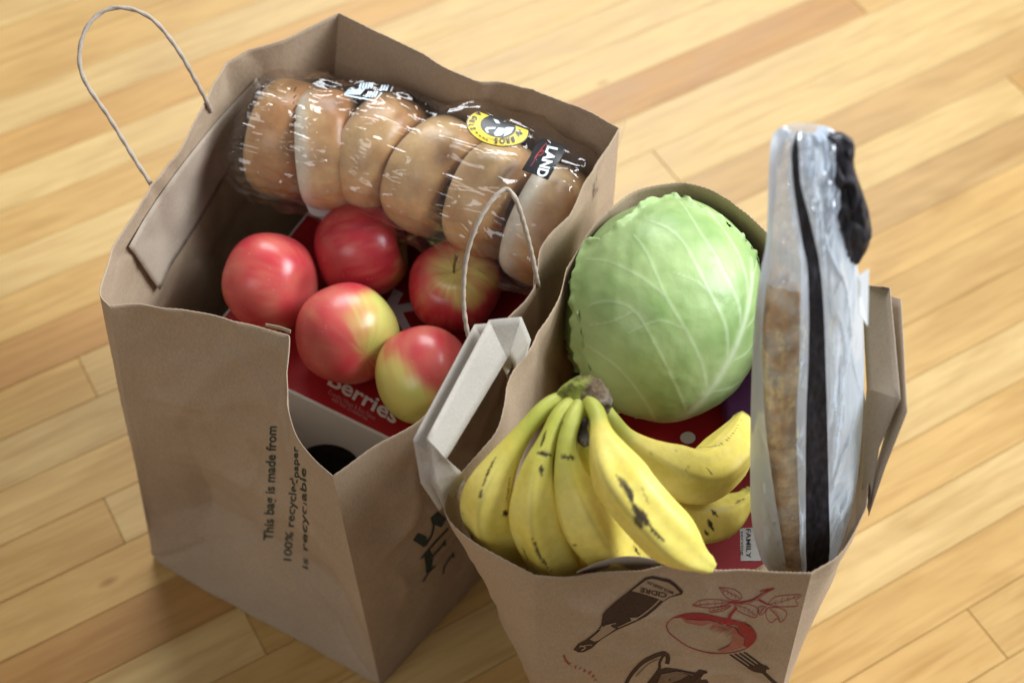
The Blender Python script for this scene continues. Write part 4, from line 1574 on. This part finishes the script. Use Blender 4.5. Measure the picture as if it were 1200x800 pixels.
mk('dried_stub', V, F, M['crown'], bunch, cols=[Vector((0.04, 0.03, 0.02)).lerp(Vector((0.2, 0.17, 0.13)), max(0, min(1, 0.4 + fbm(p * 200, 2)))) for p in V])

# ------------------------------------------------------------------ baguette in its printed sleeve
KB = 0.297
PN = Vector((0, -1, KB)).normalized()


def PB(u, v):
    d = ray(u, v)
    s = (0.497 + KB * (CAM_H - 0.4)) / (d.y - KB * d.z)
    return EYE + d * s


#        v    left  breadL breadR stripeL stripeR right
rows = [(147, 922, 927, 930, 932, 935, 962),
        (152, 911, 920, 924, 927, 932, 976),
        (165, 904, 914, 920, 923, 932, 984),
        (200, 901, 908, 919, 925, 934, 988),
        (235, 900, 904, 924, 930, 943, 990),
        (265, 899, 902, 929, 935, 950, 992),
        (290, 897, 900, 933, 940, 955, 999),
        (330, 889, 893, 931, 941, 958, 1008),
        (390, 883, 889, 930, 940, 960, 1012),
        (470, 880, 892, 926, 937, 962, 1012),
        (550, 879, 902, 929, 937, 964, 1006),
        (610, 881, 912, 931, 938, 966, 994),
        (650, 890, 918, 935, 940, 964, 978),
        (668, 900, 920, 932, 936, 954, 966),
        (684, 908, 920, 928, 932, 946, 956),
        (700, 916, 924, 930, 934, 942, 950)]
NR = 220
rs = catmull([(r[1], r[0], 0) + tuple(r[2:]) for r in rows], NR)
slv = empty('bread_sleeve', PB(935, 700), 'tall plastic bread sleeve with black stripe and frosted panels around the baguette', 'bread bag')


def sleeve_pt(row, u, back=False, push=0.0):
    uL, v, uR = row[0], row[1], row[6] if False else row[-1]
    c, wv = (uL + uR) / 2, (uR - uL) / 2
    x = max(-1, min(1, (u - c) / wv))
    pc = PB(u, v)
    halfw = (PB(uR, v) - PB(uL, v)).length / 2
    ks = [(uL, 0.0), (row[2], 0.74), (row[3], 0.98), (row[4], 1.0), (row[5], 0.92), (lerp(row[5], uR, 0.55), 0.62), (uR, 0.0)]
    h = 0.0
    for (ua, ha), (ub, hb) in zip(ks, ks[1:]):
        if ua <= u <= ub + 1e-6:
            h = lerp(ha, hb, (u - ua) / max(1e-6, ub - ua))
    round_h = math.sqrt(max(0, 1 - abs(x) ** 2.3))
    h = lerp(h, round_h, 0.35) * halfw * 0.72
    cz = lambda a, w: max(0.0, w - abs(a)) / w
    fold = 0.0026 * cz(noise.noise(Vector((x * 3.1 + v / 190, v / 150.0, 1.7))), 0.16) + 0.0020 * cz(noise.noise(Vector((x * 4.4 - v / 120, v / 90.0, 11.7))), 0.14)
    fold += 0.0018 * noise.noise(Vector((x * 3, v / 70.0, 4.4)))
    fold += sstep(330, 190, v) * (0.004 * cz(noise.noise(Vector((x * 3.5 + v / 30, v / 26.0, 5.5))), 0.25) + 0.003 * noise.noise(Vector((x * 4, v / 16.0, 8.4))))
    fold += 0.0018 * cz(noise.noise(Vector((x * 2.5 + v / 45, v / 40.0, 31.7))), 0.12)
    edge = math.sqrt(max(0.0, 1 - x * x))
    mid, hw = (row[4] + row[5]) / 2, (row[5] - row[4]) / 2
    fold *= 0.22 + 0.78 * sstep(hw, hw + 8, abs(u - mid))
    if back:
        return pc - PN * h * 0.4
    return pc + PN * (h + fold * edge + push)


def strip(ia, ib, name, mat, k=14, back=False, push=0.0, pad=0.0, r0=0, r1=NR):
    V, F = [], []
    for row in rs[r0:r1]:
        row = (row[0], row[1]) + tuple(row[3:])
        cols = [row[0], row[2], row[3], row[4], row[5], row[6]]
        a, b = cols[ia] - pad, cols[ib] + pad
        a, b = max(a, cols[0]), min(b, cols[5])
        for i in range(k + 1):
            V.append(sleeve_pt(row, lerp(a, b, i / k), back, push))
    nr = r1 - r0
    for j in range(nr - 1):
        for i in range(k):
            a = j * (k + 1) + i
            F.append((a, a + k + 1, a + k + 2, a + 1))
    return mk(name, V, F, mat, slv, sharp=22)


strip(0, 1, 'frosted_panel', M['frost'], 8)
iw = next(i for i, q in enumerate(rs) if q[1] > 316)
M['cloudy'] = mat_film('cloudy_sleeve_top', 0.62, (0.80, 0.86, 0.94), 0.08, 30, 0.3, 0.4, (1.6, 1.6, 0.5), 0.10, False, 0.2)
strip(1, 2, 'cloudy_panel', M['cloudy'], 12, r1=iw + 1)
strip(1, 2, 'clear_window', M['window'], 12, r0=iw)
strip(2, 3, 'frosted_panel', M['frost'], 6)
strip(3, 4, 'printed_stripe', M['black_film'], 10)
strip(4, 5, 'frosted_panel', M['frost'], 36)
M['frost_back'] = mat_film('frosted_back', 0.45, (0.92, 0.96, 1.0), 0.12, 30, 0.2, 0.3, (1.6, 1.6, 0.3), 0.06, False, 0.1)
strip(0, 5, 'back_panel', M['frost_back'], 40, back=True)
# dark folded-over end of the sleeve at the upper right
fold = [(958, 154), (990, 157), (999, 166), (1000, 195), (1009, 222), (1017, 248), (1020, 272), (1014, 292), (1002, 306), (975, 300), (962, 240), (958, 190)]
ctr = (990, 215)
V, F = [], []
sm = catmull([(x, y, 0) for x, y in fold], 64, closed=True)
nr = 16
for j in range(nr + 1):
    t = j / nr
    for x, y, _ in sm:
        u, v = lerp(ctr[0] + (y - 215) * 0.10, x, t), lerp(215 + (y - 215) * 0.5, y, t)
        b = math.sqrt(max(0, 1 - t * t)) * 0.006 + 0.0005
        V.append(PB(u, v) + PN * (b + 0.0013 * noise.noise(Vector((u / 14, v / 26, 3))) + max(0, 0.2 - abs(noise.noise(Vector((u / 16, v / 34, 9))))) * 0.016))
for j in range(nr):
    for k in range(64):
        a, b = j * 64 + k, j * 64 + (k + 1) % 64
        F.append((a, a + 64, b + 64, b))
F.append(tuple(range(64)))
mk('folded_end', V, F, M['black_film'], slv, solid=0.0006, sharp=60)
# small barcode label at the right edge of the sleeve
lv = [PB(994, 290) + PN * .030, PB(1010, 290) + PN * .022, PB(1009, 357) + PN * .022, PB(996, 332) + PN * .031]
bl = mk('barcode_label', lv, [(0, 3, 2, 1)], M['white_card'], slv, smooth=False, solid=0.0004, soff=0)
bb = bvh_of(bl)
pr = Print(bb, 0.0005, 12)
for i in range(7):
    pr.stroke([(997, 297 + i * 7), (1008, 297 + i * 8)], 0.7, smooth=False)
for i in range(3):
    pr.stroke([(998 + i * 4, 294), (999 + i * 4, 340 + i * 4)], 0.6, smooth=False)
pr.build('barcode_lines', M['ink_green'], bl)

# the loaf
pth = catmull([PB(916, 318), PB(915, 360), PB(914, 420), PB(914, 490), PB(919, 560), PB(924, 620), PB(928, 660), PB(930, 680), Vector((0.180, 0.488, 0.305))], 130)
pth = [Vector(p) for p in pth]
rad = [0.0165 * (0.35 + 0.65 * sstep(0, 0.10, i / 129) ** 0.6) * (1 - 0.4 * sstep(.93, 1, i / 129)) for i in range(130)]
V, F, T = tube(pth, rad, 40, lambda th, t: 1 + 0.05 * math.cos(2 * th) - 0.07 * max(0, math.cos(th * 1 + 90 * t)) ** 12, Vector((0, -1, 0)))
C = []
V2 = []
for p, (t, th) in zip(V, T):
    nn = fbm(p * 55, 4)
    c = Vector((0.80, 0.60, 0.38)).lerp(Vector((0.55, 0.32, 0.15)), max(0, min(1, 0.5 + nn * 1.2)))
    fl = fbm(p * 46 + Vector((4, 0, 0)), 3)
    c = c.lerp(Vector((0.66, 0.56, 0.43)), sstep(0.02, 0.5, fl) * 0.8)
    C.append(c)
    V2.append(p + PN * 0.0012 * fbm(p * 70, 2))
bag_o = mk('baguette', V2, F, M['bread'], base=(0.180, 0.488, 0.295), cols=C)
tag(bag_o, 'crusty floured baguette seen through the clear window of the tall sleeve', 'baguette')
